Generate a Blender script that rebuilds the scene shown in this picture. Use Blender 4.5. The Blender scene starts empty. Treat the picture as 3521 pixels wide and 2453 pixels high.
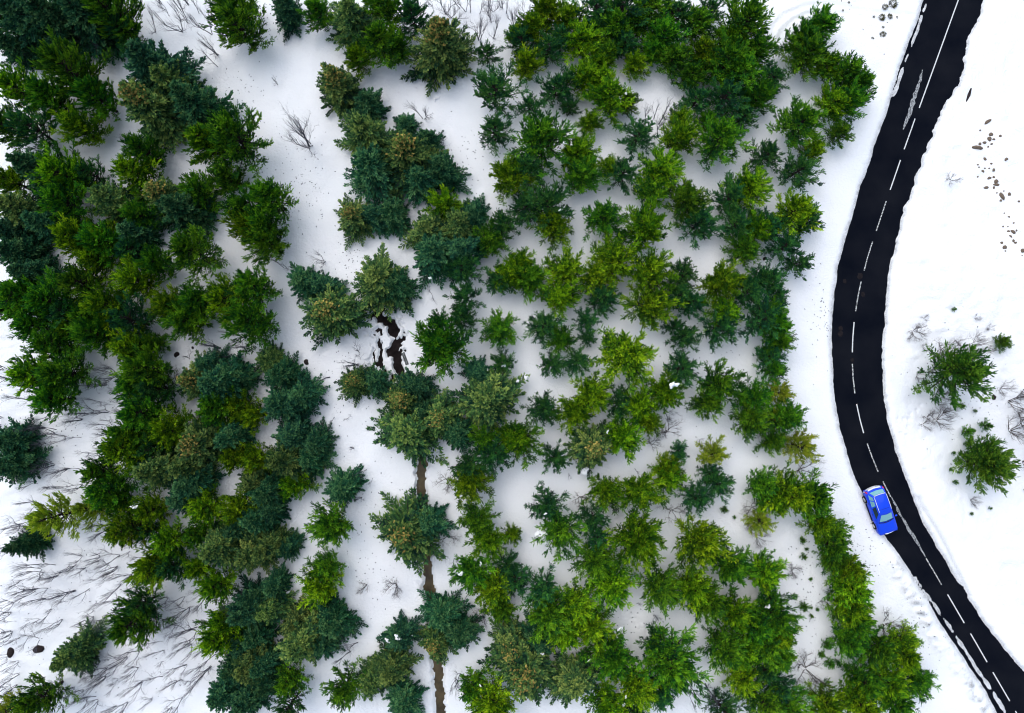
import bpy, bmesh, math, random
import numpy as np
from mathutils import Vector, Matrix
from mathutils.bvhtree import BVHTree

R = math.radians
random.seed(7)
rng = np.random.default_rng(7)
sc = bpy.context.scene
col = sc.collection

# ------------------------------------------------------------------ camera
W, H_ = 3521.0, 2453.0
CAM_H = 60.0
LENS = 24.0
F = W * LENS / 36.0
PITCH = math.atan(154.0 / F)
cam = bpy.data.cameras.new('camera')
cam.lens = LENS
cam.sensor_width = 36.0
cam.sensor_fit = 'HORIZONTAL'
cam.clip_end = 3000.0
cam_o = bpy.data.objects.new('camera', cam)
cam_o.location = (0, 0, CAM_H)
cam_o.rotation_euler = (PITCH, 0, 0)
col.objects.link(cam_o)
sc.camera = cam_o

# ------------------------------------------------------------------ sky and sun (overcast)
SUN_EL, SUN_AZ = 60.0, 128.0      # azimuth: direction the light comes from, degrees from +X
world = bpy.data.worlds.new('World')
sc.world = world
world.use_nodes = True
wn, wl = world.node_tree.nodes, world.node_tree.links
wn.clear()
sky = wn.new('ShaderNodeTexSky')
sky.sky_type = 'NISHITA'
sky.sun_disc = False
sky.sun_elevation = R(SUN_EL)
sky.sun_rotation = R(90 - SUN_AZ)
sky.air_density = 1.0
sky.dust_density = 2.0
hs = wn.new('ShaderNodeHueSaturation')
hs.inputs['Saturation'].default_value = 0.74
bg = wn.new('ShaderNodeBackground')
bg.inputs['Strength'].default_value = 0.15
wo = wn.new('ShaderNodeOutputWorld')
wl.new(sky.outputs[0], hs.inputs['Color'])
wl.new(hs.outputs[0], bg.inputs['Color'])
wl.new(bg.outputs[0], wo.inputs['Surface'])

sun = bpy.data.lights.new('sun', 'SUN')
sun.energy = 0.9
sun.angle = R(90)
sun.color = (1.0, 0.94, 0.84)
sun_o = bpy.data.objects.new('sun', sun)
sd = Vector((math.cos(R(SUN_AZ)) * math.cos(R(SUN_EL)), math.sin(R(SUN_AZ)) * math.cos(R(SUN_EL)), math.sin(R(SUN_EL))))
sun_o.rotation_euler = sd.to_track_quat('Z', 'Y').to_euler()
col.objects.link(sun_o)

sc.view_settings.view_transform = 'Standard'
sc.view_settings.look = 'None'
sc.view_settings.gamma = 1.0
sc.view_settings.exposure = 0.64
sc.view_settings.use_curve_mapping = False
sc.render.engine = 'CYCLES'
sc.cycles.max_bounces = 6
sc.cycles.diffuse_bounces = 4
sc.cycles.transparent_max_bounces = 4
sc.cycles.filter_width = 1.1
sc.cycles.use_denoising = True

# ------------------------------------------------------------------ pixel -> place
CP, SP = math.cos(PITCH), math.sin(PITCH)
def pix(px, py, z=0.0):
    """point at height z seen at photo pixel (px, py)"""
    dx = (px - W / 2) / F
    dy = -(py - H_ / 2) / F
    wy = dy * CP + SP
    wz = dy * SP - CP
    t = (z - CAM_H) / wz
    return dx * t, wy * t
CELL = {c: (ox, oy) for c, (ox, oy) in zip('ABCDEFGHIJKL', [(x, y) for y in (0, 816, 1633) for x in (0, 880, 1760, 2621)])}
K = 1756 / 900.0
def cp(c, x, y):
    ox, oy = CELL[c]
    return ox + x / K, oy + y / K
def cw(c, x, y, z=0.0):
    return pix(*cp(c, x, y), z)
def cpl(*groups):
    """polyline in metres from cell coordinates"""
    out = []
    for c, pts in groups:
        for x, y in pts:
            out.append(cw(c, x, y))
    return np.array(out)

# ------------------------------------------------------------------ noise
def _h(ix, iy, s):
    v = np.sin(ix * 127.1 + iy * 311.7 + s * 74.7) * 43758.5453
    return v - np.floor(v)
def vn(x, y, s=0):
    x = np.asarray(x, float); y = np.asarray(y, float)
    ix, iy = np.floor(x), np.floor(y)
    fx, fy = x - ix, y - iy
    fx = fx * fx * (3 - 2 * fx); fy = fy * fy * (3 - 2 * fy)
    a = _h(ix, iy, s); b = _h(ix + 1, iy, s); c = _h(ix, iy + 1, s); d = _h(ix + 1, iy + 1, s)
    return (a * (1 - fx) + b * fx) * (1 - fy) + (c * (1 - fx) + d * fx) * fy - 0.5
def fbm(x, y, s=0, n=3):
    t = 0; a = 1.0
    for i in range(n):
        t = t + a * vn(x * 2 ** i + 17.3 * i, y * 2 ** i - 9.1 * i, s + i)
        a *= 0.5
    return t
def sstep(a, b, x):
    t = np.clip((x - a) / (b - a), 0, 1)
    return t * t * (3 - 2 * t)
def pdist(x, y, pl):
    """distance to a polyline"""
    d = np.full(np.shape(x), 1e9)
    for (ax, ay), (bx, by) in zip(pl[:-1], pl[1:]):
        ux, uy = bx - ax, by - ay
        t = np.clip(((x - ax) * ux + (y - ay) * uy) / (ux * ux + uy * uy + 1e-9), 0, 1)
        d = np.minimum(d, np.hypot(x - ax - t * ux, y - ay - t * uy))
    return d

# ------------------------------------------------------------------ road and stream outlines
ROAD_L = cpl(('D', [(1082, 0), (1040, 120), (1012, 210), (966, 330), (922, 440), (886, 570), (852, 690), (820, 800), (770, 920), (730, 1050), (690, 1160), (655, 1260), (620, 1390), (590, 1500)]),
             ('H', [(552, 10), (525, 120), (500, 230), (480, 380), (468, 520), (464, 650), (467, 800), (472, 950), (480, 1050), (497, 1180), (525, 1300), (560, 1430), (600, 1560)]),
             ('L', [(612, 0), (640, 70), (672, 130), (702, 190), (742, 280), (790, 365), (835, 425), (890, 500), (950, 590), (1000, 665), (1055, 765), (1115, 860), (1190, 1000), (1280, 1125), (1355, 1245), (1430, 1360), (1500, 1460), (1535, 1530), (1570, 1590)]))
ROAD_R = cpl(('D', [(1478, 0), (1440, 160), (1375, 270), (1352, 420), (1345, 490), (1300, 590), (1240, 680), (1205, 740), (1180, 820), (1140, 900), (1095, 1010), (1060, 1100), (1030, 1180), (1000, 1300), (960, 1400), (930, 1500)]),
             ('H', [(908, 10), (888, 80), (860, 180), (845, 290), (828, 400), (828, 490), (822, 590), (810, 690), (805, 800), (812, 900), (812, 980), (824, 1080), (836, 1180), (860, 1290), (886, 1380), (920, 1500)]),
             ('L', [(960, 0), (1000, 110), (1040, 230), (1082, 330), (1150, 450), (1220, 560), (1290, 680), (1380, 820), (1440, 910), (1500, 1010), (1600, 1130), (1690, 1240), (1756, 1315)]))
def extend(pl, n=55.0):
    a = pl[0] + (pl[0] - pl[3]) / np.linalg.norm(pl[0] - pl[3]) * n
    b = pl[-1] + (pl[-1] - pl[-4]) / np.linalg.norm(pl[-1] - pl[-4]) * n
    return np.vstack([a, pl, b])
ROAD_L, ROAD_R = extend(ROAD_L), extend(ROAD_R)
def road_x(pl, y):
    return np.interp(y, pl[::-1, 1], pl[::-1, 0])
def road_s(x, y):
    """signed distances outside the left and right road edges"""
    xl, xr = road_x(ROAD_L, y), road_x(ROAD_R, y)
    e = 0.3
    cl = 1 / np.sqrt(1 + ((road_x(ROAD_L, y + e) - road_x(ROAD_L, y - e)) / (2 * e)) ** 2)
    cr = 1 / np.sqrt(1 + ((road_x(ROAD_R, y + e) - road_x(ROAD_R, y - e)) / (2 * e)) ** 2)
    return (xl - x) * cl, (x - xr) * cr
RUT = cpl(('L', [(1040, 150), (1065, 210), (1095, 255), (1160, 352), (1220, 462), (1280, 590), (1330, 700), (1378, 805)]))
BANK = cpl(('L', [(880, 600), (960, 740), (1040, 890), (1110, 1030), (1200, 1150), (1300, 1270), (1400, 1420), (1480, 1580)]))
SLUSH = cpl(('L', [(1030, 690), (1080, 770), (1150, 870), (1220, 970), (1285, 1065), (1350, 1160), (1415, 1265), (1490, 1375), (1560, 1480), (1625, 1590)]))
SLUSH_T = cpl(('D', [(1100, 30), (1068, 110), (1046, 190), (1000, 305), (952, 430), (916, 545), (880, 650)]))
TURN = cpl(('D', [(20, 420), (40, 310), (70, 190), (150, 105), (280, 52), (420, 35), (560, 55), (700, 85), (820, 95), (1000, 105)]))
TURN2 = cpl(('D', [(60, 420), (90, 300), (130, 220), (210, 145), (320, 95), (440, 85), (580, 100), (720, 128), (850, 140)]))
STREAM = cpl(('F', [(800, 480), (850, 545), (905, 575), (940, 625), (935, 700), (930, 760)]),)
STREAM2 = cpl(('F', [(945, 790), (950, 850), (970, 900), (985, 960), (1010, 1100), (1060, 1300), (1110, 1480), (1115, 1560)]),
              ('J', [(1108, 20), (1102, 90), (1112, 160), (1115, 260), (1130, 420), (1150, 610), (1150, 680), (1160, 760), (1178, 850), (1205, 1050), (1222, 1290), (1224, 1400), (1232, 1500), (1236, 1600)]))
_e = STREAM2[-1] + (STREAM2[-1] - STREAM2[-4]) / np.linalg.norm(STREAM2[-1] - STREAM2[-4]) * 14
STREAM2 = np.vstack([STREAM2, _e])
STREAM_W = cpl(('F', [(828, 690), (828, 750), (830, 830), (848, 880), (880, 915)]))
ANIMAL = [cw('H', *p) for p in [(905, 1220), (940, 1220), (980, 1222), (990, 1185), (1035, 1160), (970, 1275), (920, 1315), (960, 1330), (1062, 1128), (1083, 1562)]]
TRAIL = cpl(('K', [(680, 880), (715, 905), (750, 925), (790, 945), (815, 975), (860, 1005), (905, 1035), (950, 1070)]))
STEPS = [(tx + (0.13 if i % 2 else -0.13), ty + (0.13 if i % 2 else -0.13)) for i, (tx, ty) in enumerate(
    [(np.interp(t, np.linspace(0, 1, len(TRAIL)), TRAIL[:, 0]), np.interp(t, np.linspace(0, 1, len(TRAIL)), TRAIL[:, 1])) for t in np.linspace(0, 1, 17)])]
HOLLOW = cw('L', 190, 452)
HOLLOW2 = cw('B', 1485, 1265)

def terrain(x, y):
    """height of the snow and the amount of road dirt in it"""
    x = np.asarray(x, float); y = np.asarray(y, float)
    sl, sr = road_s(x, y)
    side = sr > sl
    rag = np.where(side, (0.13 + 0.15 * sstep(8, 20, y)) * fbm(x / 1.4, y / 1.4, 3) + (0.12 + 0.10 * sstep(8, 20, y)) * fbm(x / 0.45, y / 0.45, 5, 2), 0.10 * fbm(x / 1.2, y / 1.2, 4) + 0.05 * vn(x / 0.25, y / 0.25, 6))
    s = np.maximum(sl, sr) + rag
    far = sstep(70, 50, np.abs(x)) * sstep(65, 45, np.abs(y))
    east = sstep(-1, 3, sr)
    base = 0.36 * fbm(x / 11, y / 11, 11) + 0.20 * fbm(x / 2.6, y / 2.6, 12, 2)
    base = base + (0.036 + 0.10 * east) * fbm(x / 0.8, y / 0.8, 13, 2) + (0.006 + 0.022 * east) * vn(x / 0.28, y / 0.28, 14)
    dst = np.minimum(pdist(x, y, STREAM), pdist(x, y, STREAM2))
    dw = pdist(x, y, STREAM_W)
    calm = sstep(0.6, 3.5, np.minimum(dst, dw))
    base = base * far * (0.12 + 0.88 * calm)
    lift = np.where(side, 0.25, 0.16)
    z = np.where(s < 0, 0.02 + 0.5 * s, 0.02 + lift * (1 - np.exp(-np.maximum(s, 0) / np.where(side, 0.22, 0.40))))
    z = np.maximum(z, -0.16) + base * sstep(0.0, 2.2, s)
    z = z + np.where(side, 0.10 * sstep(0.0, 0.25, s) * sstep(1.0, 0.3, s) * (0.6 + vn(x / 0.5, y / 0.5, 8)), 0)
    dirt = 0.62 * sstep(0.55, -0.05, np.where(side, s * 2.4, s)) * (0.5 + 0.9 * (vn(x / 0.3, y / 0.3, 21) + 0.5))
    # tyre rut beside the road, slushy ploughed bank, old turning tracks
    d = pdist(x, y, RUT)
    z = z - 0.17 * np.exp(-(d / 0.16) ** 2); dirt = np.maximum(dirt, 0.42 * np.exp(-(d / 0.17) ** 2))
    d = pdist(x, y, BANK)
    lump = fbm(x / 0.42, y / 0.42, 31, 3)
    bk = np.exp(-(d / 0.55) ** 2)
    z = z + bk * (0.12 + 0.34 * lump); dirt = np.maximum(dirt, bk * 0.75 * sstep(-0.05, 0.45, lump + 0.3 * vn(x / 1.7, y / 1.7, 33)))
    for sp_, wd, gap in ((SLUSH, 0.20, 0.10), (SLUSH_T, 0.17, 0.04)):
        d = pdist(x, y, sp_)
        q = np.exp(-(d / (wd + 0.12 * vn(x / 0.9, y / 0.9, 35))) ** 2) * (1 - gap + 0.9 * fbm(x / 0.5, y / 0.8, 34, 2))
        z = np.maximum(z, -0.05 + 0.085 * q + 0.02 * vn(x / 0.16, y / 0.16, 38))
        dirt = np.maximum(dirt, 0.8 * np.exp(-(d / 0.34) ** 2) * (0.75 + vn(x / 0.35, y / 0.35, 37)))
    for tr in (TURN, TURN2):
        d = pdist(x, y, tr)
        z = z - (0.07 + 0.05 * vn(x / 0.5, y / 0.5, 36)) * np.exp(-(d / 0.20) ** 2) + 0.03 * np.exp(-((d - 0.42) / 0.15) ** 2)
    for (fx, fy), k in [(a, 0.17) for a in ANIMAL] + [(a, 0.17) for a in STEPS]:
        z = z - k * np.exp(-(((x - fx) / 0.15) ** 2 + ((y - fy) / 0.13) ** 2))
    d = np.hypot(x - HOLLOW[0], (y - HOLLOW[1]) * 1.05)
    z = z - 0.06 * np.exp(-((d - 1.0) / 0.18) ** 2)
    d = np.hypot(x - HOLLOW2[0], y - HOLLOW2[1])
    z = z - 0.12 * np.exp(-(d / 0.6) ** 2)
    # stream cut and the melting patches round it
    w = 0.46 + 0.20 * vn(x / 1.6, y / 1.6, 41) + 0.36 * fbm(x / 0.45, y / 0.45, 42, 2)
    w = w - np.where(y > 1.2, 0.10 - 0.35 * fbm(x / 0.55, y / 0.7, 44, 2), 0.0)
    cut = sstep(w + 0.13, w - 0.11, dst)
    z = z - cut * 0.50
    slope = sstep(-20, -28, x) * sstep(12, 4, y)
    z = z + slope * 0.09 * fbm(x / 1.3, y / 0.45, 61, 2)
    n = fbm(x / 0.33, y / 0.45, 43, 2)
    melt = sstep(0.40, 0.52, n * 0.9 + 0.66 * np.exp(-(dw / 0.34) ** 2) + 0.46 * np.exp(-(pdist(x, y, STREAM) / 0.75) ** 2))
    melt = np.maximum(melt, sstep(0.40, 0.50, n + 0.30 * np.exp(-(np.minimum(dw, pdist(x, y, STREAM)) / 1.3) ** 2) + 0.04))
    melt = melt * sstep(2.2, 1.2, np.minimum(dw, pdist(x, y, STREAM)))
    z = z - melt * 0.42 * (1 - cut)
    z = z + (0.15 - z) * sstep(57, 64, np.abs(y))
    return z, np.clip(dirt, 0, 1)
def tz(x, y):
    return float(terrain(np.array([x]), np.array([y]))[0][0])

# ------------------------------------------------------------------ materials
def mat(name, rough=0.8, spec=0.3):
    m = bpy.data.materials.new(name)
    m.use_nodes = True
    b = m.node_tree.nodes['Principled BSDF']
    b.inputs['Roughness'].default_value = rough
    b.inputs['Specular IOR Level'].default_value = spec
    return m, m.node_tree.nodes, m.node_tree.links, b
def plain(name, c, rough=0.6, spec=0.4, metal=0.0, var=0.0, scale=6.0, coat=0.0):
    m, n, l, b = mat(name, rough, spec)
    b.inputs['Metallic'].default_value = metal
    if coat:
        b.inputs['Coat Weight'].default_value = coat
        b.inputs['Coat Roughness'].default_value = 0.08
    if var:
        tc = n.new('ShaderNodeTexCoord'); t = n.new('ShaderNodeTexNoise'); r = n.new('ShaderNodeValToRGB')
        t.inputs['Scale'].default_value = scale; t.inputs['Detail'].default_value = 5
        r.color_ramp.elements[0].position = 0.3; r.color_ramp.elements[1].position = 0.7
        r.color_ramp.elements[0].color = [v * (1 - var) for v in c] + [1]
        r.color_ramp.elements[1].color = [min(1, v * (1 + var)) for v in c] + [1]
        l.new(tc.outputs['Object'], t.inputs['Vector']); l.new(t.outputs['Fac'], r.inputs['Fac']); l.new(r.outputs['Color'], b.inputs['Base Color'])
    else:
        b.inputs['Base Color'].default_value = (*c, 1)
    return m
def ramp(n, l, fac, stops):
    r = n.new('ShaderNodeValToRGB')
    while len(r.color_ramp.elements) < len(stops):
        r.color_ramp.elements.new(0.5)
    for e, (p, c) in zip(r.color_ramp.elements, stops):
        e.position = p; e.color = (*c, 1)
    l.new(fac, r.inputs['Fac'])
    return r.outputs['Color']

def snow_material():
    m, n, l, b = mat('snow', 0.75, 0.25)
    tc = n.new('ShaderNodeTexCoord')
    a = n.new('ShaderNodeAttribute'); a.attribute_name = 'dirt'
    t1 = n.new('ShaderNodeTexNoise'); t1.inputs['Scale'].default_value = 5.0; t1.inputs['Detail'].default_value = 6; t1.inputs['Roughness'].default_value = 0.65
    t2 = n.new('ShaderNodeTexNoise'); t2.inputs['Scale'].default_value = 22.0; t2.inputs['Detail'].default_value = 3
    t3 = n.new('ShaderNodeTexNoise'); t3.inputs['Scale'].default_value = 0.12; t3.inputs['Detail'].default_value = 4
    for t in (t1, t2, t3):
        l.new(tc.outputs['Object'], t.inputs['Vector'])
    c = ramp(n, l, t3.outputs['Fac'], [(0.3, (0.87, 0.91, 0.94)), (0.7, (0.91, 0.93, 0.945))])
    mx = n.new('ShaderNodeMix'); mx.data_type = 'RGBA'
    d = n.new('ShaderNodeMath'); d.operation = 'MULTIPLY'
    sp = n.new('ShaderNodeMapRange'); sp.inputs['From Min'].default_value = 0.35; sp.inputs['From Max'].default_value = 0.6
    sp.inputs['To Min'].default_value = 0.35
    l.new(t2.outputs['Fac'], sp.inputs['Value'])
    l.new(a.outputs['Fac'], d.inputs[0]); l.new(sp.outputs[0], d.inputs[1])
    l.new(d.outputs[0], mx.inputs['Factor']); l.new(c, mx.inputs['A'])
    mx.inputs['B'].default_value = (0.13, 0.135, 0.14, 1)
    l.new(mx.outputs['Result'], b.inputs['Base Color'])
    bp = n.new('ShaderNodeBump'); bp.inputs['Strength'].default_value = 0.7; bp.inputs['Distance'].default_value = 0.14
    l.new(t1.outputs['Fac'], bp.inputs['Height']); l.new(bp.outputs[0], b.inputs['Normal'])
    return m
M_SNOW = snow_material()

def asphalt_material():
    m, n, l, b = mat('asphalt', 0.9, 0.04)
    tc = n.new('ShaderNodeTexCoord')
    t1 = n.new('ShaderNodeTexNoise'); t1.inputs['Scale'].default_value = 0.35; t1.inputs['Detail'].default_value = 5
    t2 = n.new('ShaderNodeTexNoise'); t2.inputs['Scale'].default_value = 30.0; t2.inputs['Detail'].default_value = 4
    for t in (t1, t2):
        l.new(tc.outputs['Object'], t.inputs['Vector'])
    c1 = ramp(n, l, t1.outputs['Fac'], [(0.3, (0.0022, 0.0036, 0.008)), (0.72, (0.0078, 0.0092, 0.0135))])
    c2 = ramp(n, l, t2.outputs['Fac'], [(0.35, (0.75, 0.75, 0.75)), (0.7, (1.25, 1.25, 1.25))])
    mx = n.new('ShaderNodeMix'); mx.data_type = 'RGBA'; mx.blend_type = 'MULTIPLY'; mx.inputs['Factor'].default_value = 1
    l.new(c1, mx.inputs['A']); l.new(c2, mx.inputs['B']); l.new(mx.outputs['Result'], b.inputs['Base Color'])
    bp = n.new('ShaderNodeBump'); bp.inputs['Strength'].default_value = 0.4; bp.inputs['Distance'].default_value = 0.01
    l.new(t2.outputs['Fac'], bp.inputs['Height']); l.new(bp.outputs[0], b.inputs['Normal'])
    return m
M_ASPHALT = asphalt_material()

def worn_paint(name, c, under, thr):
    m, n, l, b = mat(name, 0.7, 0.2)
    tc = n.new('ShaderNodeTexCoord'); t = n.new('ShaderNodeTexNoise')
    t.inputs['Scale'].default_value = 7.0; t.inputs['Detail'].default_value = 6; t.inputs['Roughness'].default_value = 0.7
    l.new(tc.outputs['Object'], t.inputs['Vector'])
    l.new(ramp(n, l, t.outputs['Fac'], [(thr - 0.05, under), (thr + 0.06, c)]), b.inputs['Base Color'])
    return m
M_PAINT = worn_paint('road_paint', (0.62, 0.64, 0.64), (0.03, 0.03, 0.035), 0.36)
M_PAINT_WORN = worn_paint('worn_road_paint', (0.55, 0.57, 0.56), (0.02, 0.02, 0.025), 0.47)
M_SLUSH = worn_paint('grey_slush', (0.34, 0.36, 0.37), (0.035, 0.038, 0.045), 0.47)
M_MUD = plain('mud_stain', (0.013, 0.011, 0.013), 0.9, 0.1, var=0.4, scale=5)

def foliage(name, dark, mid, tip, hue=0.014):
    m, n, l, b = mat(name, 0.65, 0.18)
    a = n.new('ShaderNodeAttribute'); a.attribute_name = 'tone'
    oi = n.new('ShaderNodeObjectInfo')
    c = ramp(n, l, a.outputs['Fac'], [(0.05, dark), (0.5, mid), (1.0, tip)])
    h = n.new('ShaderNodeHueSaturation')
    mr = n.new('ShaderNodeMapRange'); mr.inputs['To Min'].default_value = 0.5 - hue; mr.inputs['To Max'].default_value = 0.5 + hue
    mv = n.new('ShaderNodeMapRange'); mv.inputs['To Min'].default_value = 0.82; mv.inputs['To Max'].default_value = 1.22
    f = n.new('ShaderNodeMath'); f.operation = 'FRACT'; g = n.new('ShaderNodeMath'); g.operation = 'MULTIPLY'; g.inputs[1].default_value = 7.31
    l.new(oi.outputs['Random'], mr.inputs['Value'])
    l.new(oi.outputs['Random'], g.inputs[0]); l.new(g.outputs[0], f.inputs[0]); l.new(f.outputs[0], mv.inputs['Value'])
    l.new(mr.outputs[0], h.inputs['Hue']); l.new(mv.outputs[0], h.inputs['Value']); l.new(c, h.inputs['Color'])
    l.new(h.outputs[0], b.inputs['Base Color'])
    return m
M_FOL = {
    'Y': foliage('needles_yellow_green', (0.008, 0.066, 0.010), (0.105, 0.300, 0.007), (0.47, 0.68, 0.016)),
    'P': foliage('needles_green', (0.004, 0.056, 0.018), (0.060, 0.245, 0.012), (0.27, 0.53, 0.020)),
    'D': foliage('needles_dark_green', (0.003, 0.044, 0.026), (0.026, 0.160, 0.045), (0.13, 0.36, 0.050)),
    'M': foliage('needles_olive_green', (0.010, 0.066, 0.010), (0.052, 0.150, 0.010), (0.19, 0.33, 0.022)),
    'L': foliage('needles_lime', (0.12, 0.22, 0.018), (0.30, 0.44, 0.025), (0.56, 0.62, 0.05)),
    'S': foliage('needles_blue_green', (0.002, 0.034, 0.022), (0.022, 0.128, 0.060), (0.15, 0.33, 0.115)),
    'O': foliage('needles_olive', (0.004, 0.040, 0.024), (0.072, 0.180, 0.048), (0.34, 0.44, 0.105)),
}
M_CONE = foliage('cones_gold', (0.13, 0.10, 0.026), (0.34, 0.26, 0.065), (0.60, 0.48, 0.13), 0.01)
M_BARK = plain('bark', (0.030, 0.024, 0.024), 0.9, 0.1, var=0.4, scale=9)
M_TWIG = plain('bare_twig', (0.050, 0.052, 0.075), 0.9, 0.1, var=0.3, scale=9)
M_FINE = plain('fine_twig', (0.12, 0.12, 0.15), 0.9, 0.1, var=0.3, scale=9)
M_TWIG_B = plain('brown_twig', (0.060, 0.044, 0.042), 0.9, 0.1, var=0.3, scale=9)
M_STONE = plain('brown_stone', (0.150, 0.115, 0.085), 0.85, 0.2, var=0.45, scale=4)
M_TUSSOCK = plain('dead_grass', (0.075, 0.075, 0.030), 0.9, 0.1, var=0.5, scale=4)
M_WATER = plain('brown_water', (0.060, 0.045, 0.022), 0.45, 0.25, var=0.65, scale=0.9)
M_BED = plain('stream_bed_mud', (0.012, 0.009, 0.009), 0.9, 0.1, var=0.6, scale=2.2)
M_CLUMP = plain('snow_clump', (0.88, 0.90, 0.92), 0.7, 0.2)
M_WOOD = plain('weathered_wood', (0.10, 0.11, 0.115), 0.8, 0.2, var=0.5, scale=5)

# ------------------------------------------------------------------ mesh helpers
def mesh_np(name, v, f, mats=(), smooth=False, attrs=None):
    me = bpy.data.meshes.new(name)
    v = np.asarray(v, np.float32); f = np.asarray(f, np.int32)
    k = f.shape[1]
    me.vertices.add(len(v)); me.vertices.foreach_set('co', v.ravel())
    me.loops.add(f.size); me.loops.foreach_set('vertex_index', f.ravel())
    me.polygons.add(len(f)); me.polygons.foreach_set('loop_start', np.arange(0, f.size, k, dtype=np.int32))
    me.update(calc_edges=True)
    if smooth:
        me.polygons.foreach_set('use_smooth', np.ones(len(f), bool))
    for an, av in (attrs or {}).items():
        a = me.attributes.new(an, 'FLOAT', 'POINT'); a.data.foreach_set('value', np.asarray(av, np.float32))
    for m in mats:
        me.materials.append(m)
    return me
def link(name, me, parent=None, loc=None, label=None, cat=None, group=None, kind=None):
    o = bpy.data.objects.new(name, me)
    col.objects.link(o)
    if parent is not None: o.parent = parent
    if loc is not None: o.location = loc
    for k, v in (('label', label), ('category', cat), ('group', group), ('kind', kind)):
        if v: o[k] = v
    return o
class MB:
    def __init__(s): s.v = []; s.f = []; s.n = 0
    def add(s, v, f):
        v = np.asarray(v, float); f = np.asarray(f, int)
        s.v.append(v); s.f.append(f + s.n); s.n += len(v)
    def tube(s, pts, rad, k=6, cap=True):
        pts = np.asarray(pts, float); m = len(pts)
        rad = np.broadcast_to(rad, (m,))
        t = np.gradient(pts, axis=0); t /= np.linalg.norm(t, axis=1)[:, None] + 1e-9
        ref = np.array([0.31, 0.17, 0.93]) if abs(t[0, 2]) < 0.9 else np.array([0.93, 0.1, 0.3])
        a = np.cross(t, ref); a /= np.linalg.norm(a, axis=1)[:, None] + 1e-9
        b = np.cross(t, a)
        ang = np.arange(k) * 2 * math.pi / k
        v = pts[:, None, :] + rad[:, None, None] * (np.cos(ang)[None, :, None] * a[:, None, :] + np.sin(ang)[None, :, None] * b[:, None, :])
        i = np.arange(m - 1)[:, None] * k; j = np.arange(k)[None, :]; j2 = (j + 1) % k
        q = np.stack([i + j, i + j2, i + k + j2, i + k + j], -1).reshape(-1, 4)
        tri = np.concatenate([q[:, [0, 1, 2]], q[:, [0, 2, 3]]])
        if cap:
            for base in (0, (m - 1) * k):
                tri = np.concatenate([tri, np.array([[base, base + c, base + c + 1] for c in range(1, k - 1)])])
        s.add(v.reshape(-1, 3), tri)
    def mesh(s, name, mats, smooth=False, attrs=None):
        return mesh_np(name, np.concatenate(s.v), np.concatenate(s.f), mats, smooth, attrs)
def norm(a):
    return a / (np.linalg.norm(a, axis=-1, keepdims=True) + 1e-9)

# ------------------------------------------------------------------ snow ground
def axis(lo, hi, dense, extra):
    xs = list(np.arange(dense[0], dense[1], 0.13))
    x = dense[1]; st = 0.13
    while x < hi: xs.append(x); st *= 1.25; x += min(st, 3)
    x = dense[0]; st = 0.13
    while x > lo: x -= min(st, 3); xs.append(x); st *= 1.25
    xs += list(np.arange(extra[0], extra[1], 0.065))
    xs = np.unique(np.round(xs, 3))
    return xs[np.concatenate([[True], np.diff(xs) > 0.02])]
gx = axis(-75, 80, (-46.5, 47), (-12.6, -8.4))
gy = axis(-70, 75, (-28, 38.5), (-0.5, 9.0))
GX, GY = np.meshgrid(gx, gy)
GZ, GD = terrain(GX.ravel(), GY.ravel())
nx, ny = len(gx), len(gy)
ii = (np.arange(ny - 1)[:, None] * nx + np.arange(nx - 1)[None, :]).ravel()
gq = np.stack([ii, ii + 1, ii + nx + 1, ii + nx], 1)
gv = np.column_stack([GX.ravel(), GY.ravel(), GZ])
# outer skirt to the horizon
ring = np.concatenate([np.arange(nx), np.arange(1, ny) * nx + nx - 1, (ny - 1) * nx + np.arange(nx - 2, -1, -1), np.arange(ny - 2, 0, -1) * nx])
out = gv[ring].copy(); out[:, :2] *= 20.0; out[:, 2] = 0.15
o0 = len(gv)
rr = len(ring); k = np.arange(rr)
sq = np.stack([ring[k], o0 + k, o0 + (k + 1) % rr, ring[(k + 1) % rr]], 1)
gme = mesh_np('snow_ground', np.vstack([gv, out]), np.vstack([gq, sq]), [M_SNOW], True, {'dirt': np.concatenate([GD, np.zeros(rr)])})
ground = link('snow_ground', gme, label='snow-covered ground sloping gently round the forest road', kind='structure')

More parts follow.
